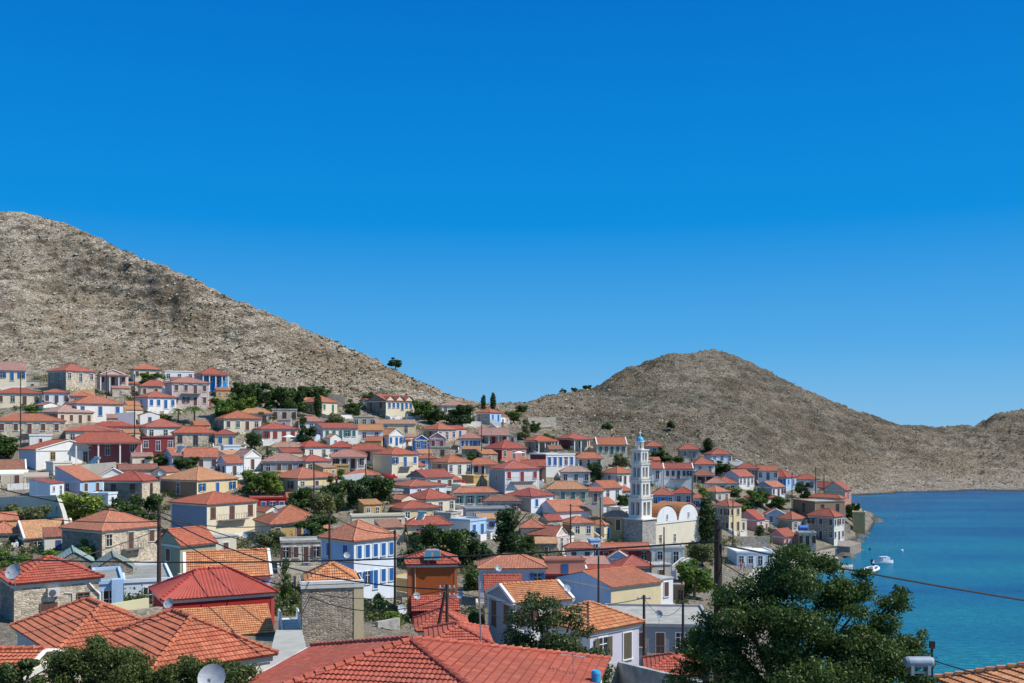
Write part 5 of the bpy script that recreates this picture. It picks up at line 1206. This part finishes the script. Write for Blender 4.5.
# awnings, canopy, parasols
def awning(px, py, D, w, d, rz, c, label):
    p = P(px, py, D); R = empty('awning', p, rz); tag(R, label, 'awning'); m = MB()
    for k in range(8):
        x0, x1 = w*k/8, w*(k+1)/8; m.face([(x0,-d,-.55),(x1,-d,-.55),(x1,0,.1),(x0,0,.1)]); m.face([(x0,-d,-.8),(x1,-d,-.8),(x1,-d,-.55),(x0,-d,-.55)])
    m.build('canvas', simple('awning_cloth', c, .8, 0, .05), R); m = MB()
    for x in (.05, w/2, w-.05): m.tube([(x,-d+.05,-3.),(x,-d+.05,-.57)], .04, 5)
    m.build('frame', METAL, R)
awning(-6, 470.5, 180, 5.6, 2.6, math.radians(24), (.70,.68,.55), 'cream awning stretched over the terrace at the left edge')
awning(24, 473, 176, 4., 3., math.radians(24), (.42,.33,.26), 'brown reed canopy beside the cream awning')
def parasol(px, py, D, r, label):
    p = P(px, py, D); R = empty('parasol', (p.x, D, p.z-2.3)); tag(R, label, 'parasol', 'white parasols'); MB().lathe([(r,2.1),(r*.5,2.32),(0,2.6)], 8).build('canopy', simple('parasol_cloth', (.75,.74,.7), .8, 0, .04), R); MB().tube([(0,0,0),(0,0,2.55)], .03, 6).build('pole', METAL, R)
parasol(289, 436, 208, 1.6, 'white parasol on the veranda terrace of the arcaded house'); parasol(519, 452, 250, 1.6, 'white parasol on the terrace of the salmon fronted house')
# poles and cables
p_main, tm = pole(718, 519, 46, r=.215, label='thick weathered wooden pole rising from the big tree', ins=True)
p158, t158 = pole(159, 505, 98, r=.2, label='tall dark pole right of the old stone mansion')
pa, tpa = pole(447, 584, 72, r=.13, label='upright pole of the leaning pair in front of the burnt orange house', arms=2)
pb, tpb = pole(445.5, 590, 71.2, r=.13, label='leaning brace pole tied to the upright one at lower centre', lean=-.0, ins=False)
pb.rotation_euler = (0, math.radians(11), 0); pb.location.x -= .0+1.25
for (px, yt, D, lb, arms) in ((329.5,512,119,'dark pole in front of the blue sided white house',0),(395,530,113,'slim dark pole right of the blue shuttered house',0),(644,595,86,'dark pole before the long grey building',1),(683,601,92,'reddish pole at the right of the long grey building',0),
   (598.5,556,127,'short pole on the maroon terrace wall',0),(570.6,504,186,'dark wooden pole beside the plain white house',1),(600.3,497,192,'thin pole left of the bell tower foot',1),(692.3,471,216,'tall pole between church and big cypress',0),(664,527,163,'dark pipe like pole before the church wall',0),
   (20.6,373.5,222,'tall thin pole at the upper left before the cream house',0),(134.6,374,228,'tall pole left of the upper white house',0),(106.5,372,268,'thin pole by the dark porch house',0),(429,437,228,'dark pole beside the bright blue gabled house',0),(481.5,425,264,'tall thin pole at the white house with blue windows',0),
   (314,461,182,'thin pole beside the ochre yellow house',0),(733,500,212,'slim pole right of the big cypress',0),(815.6,467,302,'thin pole near the point',0),(792,472,286,'thin pole at the right end of town',0),(824,474,292,'second thin pole near the point, before the bare hill',0),(650.5,552,158,'dark pole left of the balustraded house',0),(365.5,464,212,'thin pole above the park',0)):
    pole(px, yt, D, r=.13 if D > 150 else .14, label=lb, arms=arms)
R = empty('antenna_mast', P(483, 700, 45)); tag(R, 'tall thin metal mast standing behind the foreground roof', 'antenna mast')
MB().tube([(0,0,-1.5),(-.1,0,2.7),(-.2,0,5.6)], [.05,.04,.03], 6).build('mast', METAL, R)
hk = tm-Vector((0,0,1.0))
cable(P(-60,556,62), hk+Vector((0,-.2,0)), .65, .045, 'heavy black cable crossing the town from the left edge to the wooden pole', 40)
cable(hk+Vector((.1,-.15,-.15)), P(1100,612,44), .12, .045, 'black cable from the wooden pole out over the bay')
cable(tm-Vector((0,0,1.9)), P(1010,682,39), .6, .025, 'thin lower cable passing behind the big tree towards the corner roof')
cable(t158-Vector((0,0,1)), P(-60,470,115),  .8, .06, 'cable from the dark pole up to the left')
cable(t158-Vector((0,0,1)), tpa-Vector((0,0,.4)), 1.6, .055, 'cable from the dark pole down to the leaning pair')
cable(t158-Vector((0,0,1.3)), P(329.5,514,119), 1.2, .055, 'cable between the dark pole and the blue sided house')
cable(t158-Vector((0,0,2)), P(330,592,84), 1.4, .05, 'cable from the dark pole to the stone cube house')
cable(t158-Vector((0,0,.6)), P(470,566,104), 1.9, .05, 'long slack cable from the dark pole across the striped roof')
cable(t158-Vector((0,0,1.6)), P(-60,500,112), .9, .05, 'second cable from the dark pole to the left edge')
cable(t158-Vector((0,0,2.4)), P(-40,585,80), .5, .04, 'low cable from the dark pole towards the air conditioned house')
cable(P(329.5,514,119), P(395,533,113), .7, .045, 'cable between the two dark poles beside the blue shuttered house')
cable(P(300,592,83), tpa-Vector((0,0,.9)), 1.3, .035, 'lower slack cable in front of the stone cube house')
cable(tpa-Vector((0,0,.4)), P(644,598,86), 1.0, .035, 'slack cable from the leaning pair to the pole at the grey building')
cable(tpa-Vector((0,0,.9)), P(540,622,90), .5, .025, 'short cable from the leaning pair to the tall white house')
cable(P(644,598,86), P(683,604,92), 1.3, .02, 'sagging cable between the two poles at the grey building')
cable(P(395,532,113), P(479,570,123), .5, .025, 'cable from slim pole to the lilac house')
cable(P(570,506,186), P(600,499,192), .4, .03, 'short cable left of the bell tower')
cable(tpa-Vector((0,0,.4)), P(300,590,83), .7, .025, 'cable from the leaning pair to the top of the stone cube house')
# dishes, solar heaters, tanks, antennas
dish(*P(15,583,72), .58, math.radians(-10), 'grey dish on the roof corner of the air conditioned stone house')
dish(*P(170,613,83), .45, math.radians(-14), 'grey dish at the eave of the dark red house')
dish(*P(213,688,38), .52, math.radians(4), 'round grey dish at the bottom edge left of the foreground roof', pole=.4)
dish(*P(416,604,99), .38, math.radians(30), 'dish at the left of the small roof under the orange wall'); dish(*P(461,603,99), .38, math.radians(-30), 'dish at the right of the small roof under the orange wall')
dish(*P(498,575,121), .4, math.radians(20), 'dish hanging before the lilac house'); dish(*P(347,562,118), .4, math.radians(10), 'dish on the blue side wall near the stone cube')
dish(*P(659,622,104), .42, math.radians(-20), 'grey dish on the flat roof of the long grey building'); dish(*P(566,597,92), .36, math.radians(25), 'dish beside the parapet of the tall white house')
dish(*P(276,516,158), .4, math.radians(0), 'white dish on the ochre house roof'); dish(*P(246,541,150), .45, math.radians(-10), 'dish beneath the long balcony'); dish(*P(161,478,186), .5, 0, 'dish left of the yellow house'); dish(*P(401,618,95), .5, math.radians(40), 'large dish in the courtyard')
solar(*P(432.5,560,106.6), math.radians(2), 'pair of solar collectors on the burnt orange house').scale = (.85,.85,.75); solar(*P(421,520,164), math.radians(-20), 'solar heater on the red roof behind the dark pine', 1)
solar(*P(180,453,199), math.radians(-10), 'solar heater with dark panel on the white orange roofed house', 1); solar(*P(95,464,204), math.radians(-30), 'white solar heaters on the terrace beside the white gabled house', 2)
tank(919, 662, 38, .21, 1.05, (.28,.32,.36), 'grey white cylindrical tank on its side at the right of the big tree')
tank(596, 677, 42, .2, .55, (.03,.35,.62), 'blue and white tank behind the foreground roof', True)
tank(803, 528, 246, .7, 2.2, (.03,.16,.55), 'bright blue tank lying on the flat stone store')
R = empty('television_antenna', P(573,683,42)); tag(R, 'television antenna beside the blue tank', 'antenna'); m = MB(); m.tube([(0,0,-1),(0,0,1.3)], .02, 5); m.tube([(-.5,0,1.2),(.5,0,1.1)], .015, 4)
for k in range(7): x = -.48+.16*k; m.tube([(x,-.25,1.2-.1*(k/6)),(x,.25,1.2-.1*(k/6))], .01, 4)
m.build('aerial', METAL, R)
R = empty('television_antenna', P(932,655,45)); tag(R, 'short dark antenna post beside the cylindrical tank', 'antenna'); MB().tube([(0,0,-1),(0,0,.35)], .05, 6).box(-.1,.1,-.1,.1,.3,.62).build('post', POLEW, R)
# cones of street clutter: boats, walkers, buoys
boat(872, 571.5, 6.2, math.radians(52), 'white inflatable motor boat with dark seat moored off the pier', 'rib'); boat(883, 563.5, 5.0, math.radians(10), 'small white motor boat with canopy behind the inflatable', 'cabin')
for (px, py, lb) in ((870,549.5,'dark buoy near the jetty'),):
    D = H*F/(py-HY); o = MB().lathe([(0,-.2),(.3,-.1),(.35,.15),(.22,.4),(.05,.5),(0,.5)], 12).build('buoy', simple('dark_rubber', (.03,.03,.035), .6)); o.location = W(px, D)+(0,); tag(o, lb, 'buoy')
def sail(px, py):
    D = H*F/(py-HY); R = empty('mooring_buoy', W(px, D)+(0,)); tag(R, 'white marker buoy floating far out on the bay at right', 'buoy'); MB().lathe([(0,-.2),(.35,0),(.3,.3),(0,.5)], 10).build('float', WHITE, R)
sail(902, 551)
person(741, 571, 200, (.5,.08,.06), (.05,.06,.12), 'walker in a red shirt on the promenade', .3)
person(744.5, 572, 198.5, (.6,.6,.58), (.04,.04,.05), 'walker in a white shirt beside the red shirted one', 2.4)
person(753, 569, 203, (.1,.15,.35), (.3,.26,.18), 'walker in a blue shirt further along the promenade', 1.2)
# planting
build_trees()
big_tree('tree', 'large dark leafy tree filling the lower right before the bay', 41, [
 (792,566,24,0),(765,578,26,.5),(822,577,26,-.3),(846,592,22,.2),(742,600,26,0),(784,596,34,-1),(722,628,28,.3),(700,655,26,0),(755,632,34,-1),(800,628,38,-1.5),(845,632,34,-.5),(878,628,20,.6),(892,606,17,.8),(902,592,10,1),
 (876,655,30,-.5),(912,640,15,.8),(900,672,28,-.6),(735,668,32,-1),(785,668,38,-1.5),(840,674,38,-1.6),(696,690,28,0),(930,692,24,.2),(770,705,40,-1),(850,710,40,-1),(862,580,13,.5),(858,606,20,.4),(870,632,22,.2),(900,645,16,.4),(885,618,15,.5),(830,600,24,0),(735,606,22,.2),(715,645,24,0)], 125000, .125, (.034,.064,.016), (.11,.17,.042), 3, 775, 790)
big_tree('fig_tree', 'leafy fig tree with open branches before the tall white house', 60, [
 (545,612,19,0),(528,628,22,0),(556,634,24,0),(584,628,12,.4),(572,614,11,0),(540,652,28,-.4),(515,650,18,0),(570,655,26,0),(590,664,18,.2),(520,670,24,0),(560,676,30,-.4),(593,680,20,0),(503,660,13,.3),(535,598,8,0)], 30000, .17, (.04,.065,.026), (.12,.16,.06), 5, 700, 550)
big_tree('hedge', 'dense green hedge in front of the twin hipped roof', 42, [
 (75,668,24,0),(95,657,24,0),(98,644,12,.3),(118,662,26,0),(142,673,24,0),(165,684,22,0),(195,680,20,0),(225,674,20,0),(245,680,18,0),(205,672,18,0),(180,672,20,0),(110,690,34,0),(175,698,28,0),(220,698,26,0),(72,690,26,0),(135,700,30,0)], 70000, .11, (.05,.075,.022), (.13,.17,.05), 8, 735, 140, 'hedge')
big_tree('shrub', 'green shrub over the tiles in the bottom left corner', 36, [(12,676,14,0),(30,668,9,0),(0,690,18,0),(38,684,10,0)], 14000, .11, (.045,.075,.025), (.12,.16,.05), 9, 730, 15, 'shrub')
big_tree('shrub', 'light green bush at the left foot of the big tree', 54, [(706,636,14,0),(712,655,16,0),(700,650,12,0)], 16000, .11, (.09,.14,.03), (.2,.26,.06), 12, 720, 706, 'shrub')

# hillside scatter: scrub and loose rock, each one object
def scatter():
    r = np.random.default_rng(5); rows = np.where(ROWS > 8.6)[0]; i0 = rows[0]; npx = V.shape[0]
    def pick(n, power=1.):
        i = r.integers(35, npx-35, n); j = r.integers(i0, V.shape[1]-38, n); return V[i, j]+0
    # rocks
    n = 9000; C_ = pick(n); C_ = C_[C_[:,2] > .2]; n = len(C_); s = (.2+.7*r.random(n)**4)
    B = np.array([(1,0,0),(-1,0,0),(0,1,0),(0,-1,0),(0,0,1),(0,0,-1)], float); Fs = np.array([(0,2,4),(2,1,4),(1,3,4),(3,0,4),(2,0,5),(1,2,5),(3,1,5),(0,3,5)])
    VV = C_[:,None,:]+B[None]*s[:,None,None]*(.5+.8*r.random((n,6,3)))*np.array([1,1,.75])
    FF = Fs[None]+6*np.arange(n)[:,None,None]
    me = bpy.data.meshes.new('loose_rocks'); me.from_pydata(VV.reshape(-1,3).tolist(), [], FF.reshape(-1,3).tolist()); o = link('loose_rocks', me, None, simple('limestone', (.36,.31,.24), .95, 0, .4, .7, .1)); tag(o, 'pale limestone rocks strewn over the bare slopes', 'rocks', kind='stuff')
    n = 3200; C_ = pick(n); k = np.array([noise.noise(Vector((c[0]*.03, c[1]*.03, 1))) for c in C_]); C_ = C_[(C_[:,2] > 1.5)&(k > -.12)]; n = len(C_); q = 14
    s = .3+.6*r.random(n)**2
    c = C_[:,None,:]+r.normal(size=(n,q,3))*s[:,None,None]*np.array([.5,.5,.22])+np.array([0,0,.2]); c = c.reshape(-1,3); a = r.normal(size=c.shape); b = r.normal(size=c.shape); a /= np.linalg.norm(a,axis=1)[:,None]; b = np.cross(a,b); b /= np.linalg.norm(b,axis=1)[:,None]
    VV = np.stack([c-a*.3, c+b*.16, c+a*.3, c-b*.16],1).reshape(-1,3); me = bpy.data.meshes.new('scrub'); nq = len(c)
    me.vertices.add(4*nq); me.vertices.foreach_set('co', VV.astype(np.float32).ravel()); me.loops.add(4*nq); me.loops.foreach_set('vertex_index', np.arange(4*nq, dtype=np.int32)); me.polygons.add(nq)
    me.polygons.foreach_set('loop_start', np.arange(0,4*nq,4,dtype=np.int32)); me.polygons.foreach_set('loop_total', np.full(nq,4,np.int32)); me.update()
    o = link('scrub', me, None, foliage((.07,.075,.035), (.15,.14,.07))); tag(o, 'low grey green scrub dotted over the bare slopes', 'scrub', kind='stuff')
scatter()
def undergrowth():
    """weeds and low bushes between the houses"""
    r = np.random.default_rng(11); pts = []
    foot = [(x, y, th, a, b) for (_, x, y, th, a, b, *_r) in HOUSES]
    fx = np.array(foot)
    while len(pts) < 2600:
        px = r.uniform(-40, 850); D = r.uniform(95, 312); x = (px-CX)/F*D; z = ground(x, D)
        if z < 2.2 or (px > 640 and D < 240 and px > 690 and z < 2.6): continue
        dx = x-fx[:,0]; dy = D-fx[:,1]; lx = dx*np.cos(fx[:,2])+dy*np.sin(fx[:,2]); ly = -dx*np.sin(fx[:,2])+dy*np.cos(fx[:,2])
        if ((lx > -.5)&(lx < fx[:,3]+.5)&(ly > -.5)&(ly < fx[:,4]+.5)).any(): continue
        if noise.noise(Vector((x*.06, D*.06, 4))) < -.05: continue
        pts.append((x, D, z))
    C_ = np.array(pts); n = len(C_); q = 60; s = .6+1.3*r.random(n)**2
    c = (C_[:,None,:]+r.normal(size=(n,q,3))*s[:,None,None]*np.array([.5,.5,.35])+np.array([0,0,.45])).reshape(-1,3)
    a = r.normal(size=c.shape); b = r.normal(size=c.shape); a /= np.linalg.norm(a,axis=1)[:,None]; b = np.cross(a,b); b /= np.linalg.norm(b,axis=1)[:,None]
    VV = np.stack([c-a*.17, c+b*.1, c+a*.17, c-b*.1],1).reshape(-1,3); me = bpy.data.meshes.new('undergrowth'); nq = len(c)
    me.vertices.add(4*nq); me.vertices.foreach_set('co', VV.astype(np.float32).ravel()); me.loops.add(4*nq); me.loops.foreach_set('vertex_index', np.arange(4*nq, dtype=np.int32)); me.polygons.add(nq)
    me.polygons.foreach_set('loop_start', np.arange(0,4*nq,4,dtype=np.int32)); me.polygons.foreach_set('loop_total', np.full(nq,4,np.int32)); me.update()
    o = link('undergrowth', me, None, foliage((.05,.075,.025), (.14,.15,.06))); tag(o, 'low green undergrowth in the gaps between houses', 'undergrowth', kind='stuff')
undergrowth()
def inside(x, y, pad=.6, skip=None):
    for i, hh in enumerate(HOUSES):
        if i == skip: continue
        _, hx, hy, th, a, b = hh[:6]; dx, dy = x-hx, y-hy
        if abs(dx)+abs(dy) > 45: continue
        lx = dx*math.cos(th)+dy*math.sin(th); ly = -dx*math.sin(th)+dy*math.cos(th)
        if -pad < lx < a+pad and -pad < ly < b+pad: return True
    return False
def yards():
    r = random.Random(31); mats = [('whitewashed', WHITE), ('whitewashed', WHITE), ('cream', plaster((.64,.58,.45))), ('rubble stone', stone((.42,.36,.28))), ('rubble stone', stone((.36,.31,.25)))]
    for i, (label, hx, hy, th, a, b, zb, ze) in enumerate(HOUSES):
        if hy < 112 or 'flat' in label and a > 12: continue
        c, s = math.cos(th), math.sin(th); W2 = lambda lx, ly: (hx+lx*c-ly*s, hy+lx*s+ly*c)
        d = r.uniform(1.8, 4.2); xe = a+r.uniform(-1, 3.5); path = [(-.4, 0 if r.random() < .5 else -.3), (-.4, -d), (xe, -d), (xe, r.uniform(0, b*.6) if xe > a+.4 else -.3)]
        runs = []; ok = True
        for p, q in zip(path[:-1], path[1:]):
            L = math.dist(p, q)
            if L < .5: continue
            for k in range(int(L)+1):
                t = k/max(1, int(L)); x, y = W2(p[0]+(q[0]-p[0])*t, p[1]+(q[1]-p[1])*t)
                if inside(x, y, .35, i) or ground(x, y) < 1.2: ok = False
        if not ok: continue
        nm, mat = mats[r.randrange(5)]; m = MB(); t_ = .14; zt = .85+r.random()*.35
        pts = [W2(*p) for p in path]; zs = [max(ground(*p), zb-2.2)+zt-zb for p in pts]; zs = [min(z, 1.3) for z in zs]
        R = empty('yard_wall', (hx, hy, zb), th); gap = r.uniform(.25, .7)
        for k, (p, q) in enumerate(zip(path[:-1], path[1:])):
            L = math.dist(p, q)
            if L < .5: continue
            e = Vector((q[0]-p[0], q[1]-p[1], 0)).normalized(); n = Vector((-e.y, e.x, 0))*t_; segs = [(0, L)]
            if k == 1 and L > 4: segs = [(0, L*gap-.6), (L*gap+.6, L)]
            for (s0, s1) in segs:
                A, B = Vector((*p, 0))+e*(s0-(t_ if s0 == 0 and k else 0)), Vector((*p, 0))+e*s1; za = zs[k]+(zs[k+1]-zs[k])*s0/L; zb2 = zs[k]+(zs[k+1]-zs[k])*s1/L
                q4 = [(A-n, za), (B-n, zb2), (B+n, zb2), (A+n, za)]
                for j in range(4):
                    (u, zu), (v, zv) = q4[j], q4[(j+1)%4]; l = (v-u).length; m.face([(u.x,u.y,-4.),(v.x,v.y,-4.),(v.x,v.y,zv),(u.x,u.y,zu)], [(0,-4.),(l,-4.),(l,zv),(0,zu)])
                m.face([(u.x,u.y,z) for u, z in q4])
        m.build('masonry', mat, R); ws = ('low '+nm+' yard wall before the '+label).split()[:16]
        while ws[-1] in ('and','with','the','a','of','in','at','to','above','below','beside','its','right','left','behind'): ws.pop()
        tag(R, ' '.join(ws), 'wall', 'yard walls in front of houses')
        # an annex on the right-hand side where there is room
        if r.random() < .45 and a > 4:
            w, dp, hh2 = r.uniform(2.2, 3.6), b*r.uniform(.4, .7), r.uniform(2.3, 2.8)
            cs = [W2(a+.2, .3), W2(a+w, .3), W2(a+w, .3+dp), W2(a+.2, .3+dp), W2(a+w/2, .3+dp/2)]
            if not any(inside(x, y, .3, i) for x, y in cs):
                H_ = INFO[label][0]; m = MB(); y0 = .3; m.box(a+.002, a+w, y0, y0+dp, -3.2, hh2); an = m.build('annex', [WHITE, plaster((.64,.58,.45)), plaster((.55,.5,.42))][r.randrange(3)], H_)
                m = MB()
                if r.random() < .5: m.box(a+.004, a+w+.12, y0-.12, y0+dp+.12, hh2, hh2+.16); m.build('annex_roof', CONC, an)
                else: slope(m, (a+.01, y0-.3, hh2-.1), (a+w+.2, y0-.3, hh2-.1), (a+.01, y0+dp, hh2+dp*.28), (a+w+.2, y0+dp, hh2+dp*.28), 0); m.face([(a+w, y0, hh2),(a+w, y0+dp, hh2),(a+w, y0+dp, hh2+dp*.26)]); m.build('annex_roof', tiles(RC['T']), an)
                window(an, (a+w*.5, y0-.002, .1), 0, .8, 1.9, 'nw', True)
yards()
def sheds():
    r = random.Random(12); base = list(enumerate(list(HOUSES))); done = 0
    for i, (label, hx, hy, th, a, b, zb, ze) in base:
        if hy < 118 or 'shed' in label: continue
        c, s = math.cos(th), math.sin(th); W2 = lambda lx, ly: (hx+lx*c-ly*s, hy+lx*s+ly*c)
        for (side, lx, ly) in r.sample([('right of', a+r.uniform(.8, 3.5), r.uniform(-.5, b*.5)), ('left of', -r.uniform(4.5, 7.5), r.uniform(-1, b*.5)), ('in front of', r.uniform(0, a*.6), -r.uniform(5.5, 8.5)), ('behind', r.uniform(0, a*.5), b+r.uniform(1.2, 3))], 4):
            w, d = r.uniform(3.0, 5.2), r.uniform(2.8, 4.4); pts = [W2(lx+u*w, ly+v*d) for u in (0, .5, 1) for v in (0, .5, 1)]
            if any(inside(x, y, .7) or ground(x, y) < 1.6 for x, y in pts): continue
            cx, cy = W2(lx, ly); px = CX+F*cx/cy
            if px > 700 and cy < 235 or px > 850: continue
            zg = min(ground(x, y) for x, y in pts[::2]); hh = r.uniform(2.3, 3.0); ty = r.choice(['L','S','S','G','F','L']); col = r.choice(['white','white','cream','pale','beige','stonep','stone','rose','ochre','whiteblue'])
            nm = {'white':'white','cream':'cream','pale':'pale','beige':'beige','stonep':'pale stone','stone':'grey stone','rose':'pinkish','ochre':'ochre','whiteblue':'bluish white'}[col]
            tp = {'L':'flat topped','S':'lean to roofed','G':'tile roofed','F':'gabled'}[ty]
            ws = (nm+' '+tp+' outbuilding '+side+' the '+label).split()[:16]
            while ws[-1] in ('and','with','the','a','of','in','at','to','above','below','beside','its','right','left','behind','under','three','two','four','five','one'): ws.pop()
            H_ = house(' '.join(ws), cx, cy, zg+hh, zg, th+r.choice([0, 0, .15, -.12]), w, d, ty, r.uniform(.6, 1.1), wall=col, roof=r.choice(['R','T','O','P','B']) if ty != 'L' else r.choice(['W','V','G']), wf=r.choice(['1dw','1nw','2dw','1bn']), corn=False, trim=False, name='outbuilding', cat='outbuilding', group='outbuildings between the houses', oh=.15, wh=.9, ww=.6)
            done += 1; break
        if done > 95: break
sheds()
def shore_rocks():
    r = random.Random(4); spots = [(858,520,316),(866,523,312),(870,516,340),(862,530,290),(855,537,268),(873,519,330),(868,512,352),(850,547,250),(846,556,236),(835,558,232),(852,541,262),(828,562,226),(859,534,280),(876,521,326)]
    for (px, py, D) in spots:
        x, y = W(px, D); m = MB(); n = 9; rad = r.uniform(1.0, 2.2); rings = []
        for zi, f in ((-1.5,1.2),(-.2,1.15),(.35,.9),(.8,.5)):
            rings.append([(rad*f*(.75+.5*r.random())*math.cos(k*2*math.pi/n)*1.3, rad*f*(.75+.5*r.random())*math.sin(k*2*math.pi/n), zi*rad*.6) for k in range(n)])
        for a, b in zip(rings[:-1], rings[1:]):
            for k in range(n): m.face([a[k], a[(k+1)%n], b[(k+1)%n], b[k]])
        m.face(rings[-1]); o = m.build('shore_rock', simple('dark_wet_rock', (.10,.085,.06), .8, 0, .5, 1.5)); o.location = (x, y, .1); tag(o, 'dark sea washed rock at the foot of the point', 'rock', 'sea washed rocks along the point')
shore_rocks()

# ------------------------------------------------------------------ sea
def sea():
    m = MB(); m.face([(-60,60,0),(2600,60,0),(2600,6000,0),(-60,6000,0)]); o = m.build('sea_water', None if False else (lambda: None)() or SEA()); tag(o, kind='structure')
def SEA():
    m, nt, bs = newmat('sea_water'); g = nd(nt, 'NewGeometry').outputs['Position']
    mp = nd(nt, 'Mapping', {'Vector': g, 'Scale': (.011, .03, 1)}).outputs[0]; n1 = nd(nt, 'TexNoise', {'Vector': mp, 'Scale': 1., 'Detail': 4., 'Roughness': .55}).outputs[0]
    sp = nd(nt, 'SeparateXYZ', {0: g}); far = nd(nt, 'MapRange', {0: sp.outputs[1], 1: 180., 2: 430., 3: 0., 4: 1.}).outputs[0]
    x = nd(nt, 'MapRange', {0: sp.outputs[0], 1: 70., 2: 150., 3: 0., 4: 1.}).outputs[0]
    f = nd(nt, 'Math', {0: nd(nt, 'Math', {0: n1, 1: .9}, operation='MULTIPLY').outputs[0], 1: nd(nt, 'Math', {0: x, 1: .16}, operation='MULTIPLY').outputs[0]}, operation='ADD').outputs[0]
    col = ramp(nt, f, [(.30,(.014,.24,.27)), (.46,(.006,.18,.27)), (.60,(.002,.11,.235)), (.8,(.001,.055,.17))])
    sn = nd(nt, 'TexNoise', {'Vector': nd(nt, 'Mapping', {'Vector': g, 'Scale': (.5,1.4,1)}).outputs[0], 'Scale': .9, 'Detail': 5., 'Roughness': .7}).outputs[0]
    col = mixc(nt, ramp(nt, sn, [(.4,(0,0,0)),(.65,(.75,.75,.75))]), col, (.002,.08,.17))
    nt.links.new(col, bs.inputs['Base Color']); bs.inputs['Roughness'].default_value = .22; bs.inputs['IOR'].default_value = 1.33; bs.inputs['Specular IOR Level'].default_value = .17
    w = nd(nt, 'TexNoise', {'Vector': nd(nt, 'Mapping', {'Vector': g, 'Scale': (.8,1.6,1)}).outputs[0], 'Scale': 1.5, 'Detail': 6., 'Roughness': .65}).outputs[0]
    bump(nt, bs, w, .9, .35); return m
sea()

# ------------------------------------------------------------------ light, sky, camera
el, az = math.radians(50), math.radians(101)     # azimuth clockwise from +Y
sd = Vector((math.sin(az)*math.cos(el), math.cos(az)*math.cos(el), math.sin(el)))
L = bpy.data.lights.new('sun', 'SUN'); L.energy = 5.0; L.angle = math.radians(.53); L.color = (1., .955, .89); lo = bpy.data.objects.new('sun', L); COL.objects.link(lo)
lo.rotation_euler = sd.to_track_quat('Z', 'Y').to_euler()
w = bpy.data.worlds.new('World'); SC.world = w; w.use_nodes = True; nt = w.node_tree; nt.nodes.clear()
sk = nt.nodes.new('ShaderNodeTexSky'); sk.sky_type = 'NISHITA'; sk.sun_disc = False; sk.sun_elevation = el; sk.sun_rotation = az; sk.air_density = 1.; sk.dust_density = .2; sk.ozone_density = 3.
hs = nt.nodes.new('ShaderNodeHueSaturation'); hs.inputs['Saturation'].default_value = 1.25; hs.inputs['Value'].default_value = 1.0; nt.links.new(sk.outputs[0], hs.inputs['Color'])
bg = nt.nodes.new('ShaderNodeBackground'); bg.inputs[1].default_value = .10; 
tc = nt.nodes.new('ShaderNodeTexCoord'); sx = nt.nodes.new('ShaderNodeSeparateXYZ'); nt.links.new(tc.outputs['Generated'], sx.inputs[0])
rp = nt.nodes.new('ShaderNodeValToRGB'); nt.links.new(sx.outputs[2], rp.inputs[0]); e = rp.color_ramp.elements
for i_, (p_, c_) in enumerate([(0,(.24,.55,.86)),(.08,(.09,.43,.86)),(.2,(.0,.29,.80)),(.4,(.0,.185,.66)),(.6,(.03,.25,.66)),(1,(.2,.4,.7))]):  # upper stops brightened, out of view, to add fill light
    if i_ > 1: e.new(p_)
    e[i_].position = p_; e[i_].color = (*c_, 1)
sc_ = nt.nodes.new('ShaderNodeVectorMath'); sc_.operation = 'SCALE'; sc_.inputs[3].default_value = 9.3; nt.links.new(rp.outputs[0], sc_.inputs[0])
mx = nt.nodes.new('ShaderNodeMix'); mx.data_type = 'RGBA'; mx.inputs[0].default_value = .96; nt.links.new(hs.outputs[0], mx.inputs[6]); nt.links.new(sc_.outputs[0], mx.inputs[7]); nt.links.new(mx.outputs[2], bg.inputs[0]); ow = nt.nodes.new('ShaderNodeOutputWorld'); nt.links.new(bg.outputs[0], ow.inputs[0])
cam = bpy.data.cameras.new('camera'); co = bpy.data.objects.new('camera', cam); COL.objects.link(co); SC.camera = co
co.location = (0, 0, H); co.rotation_euler = (math.pi/2, 0, 0); cam.sensor_width = 36; cam.lens = 36*F/1024; cam.shift_y = (HY-341.5)/1024; cam.clip_start = .5; cam.clip_end = 9000
SC.render.engine = 'CYCLES'; SC.view_settings.view_transform = 'Standard'; SC.view_settings.look = 'None'; SC.view_settings.exposure = 0
SC.cycles.max_bounces = 5; SC.cycles.diffuse_bounces = 3; SC.cycles.transparent_max_bounces = 4; SC.cycles.use_denoising = True
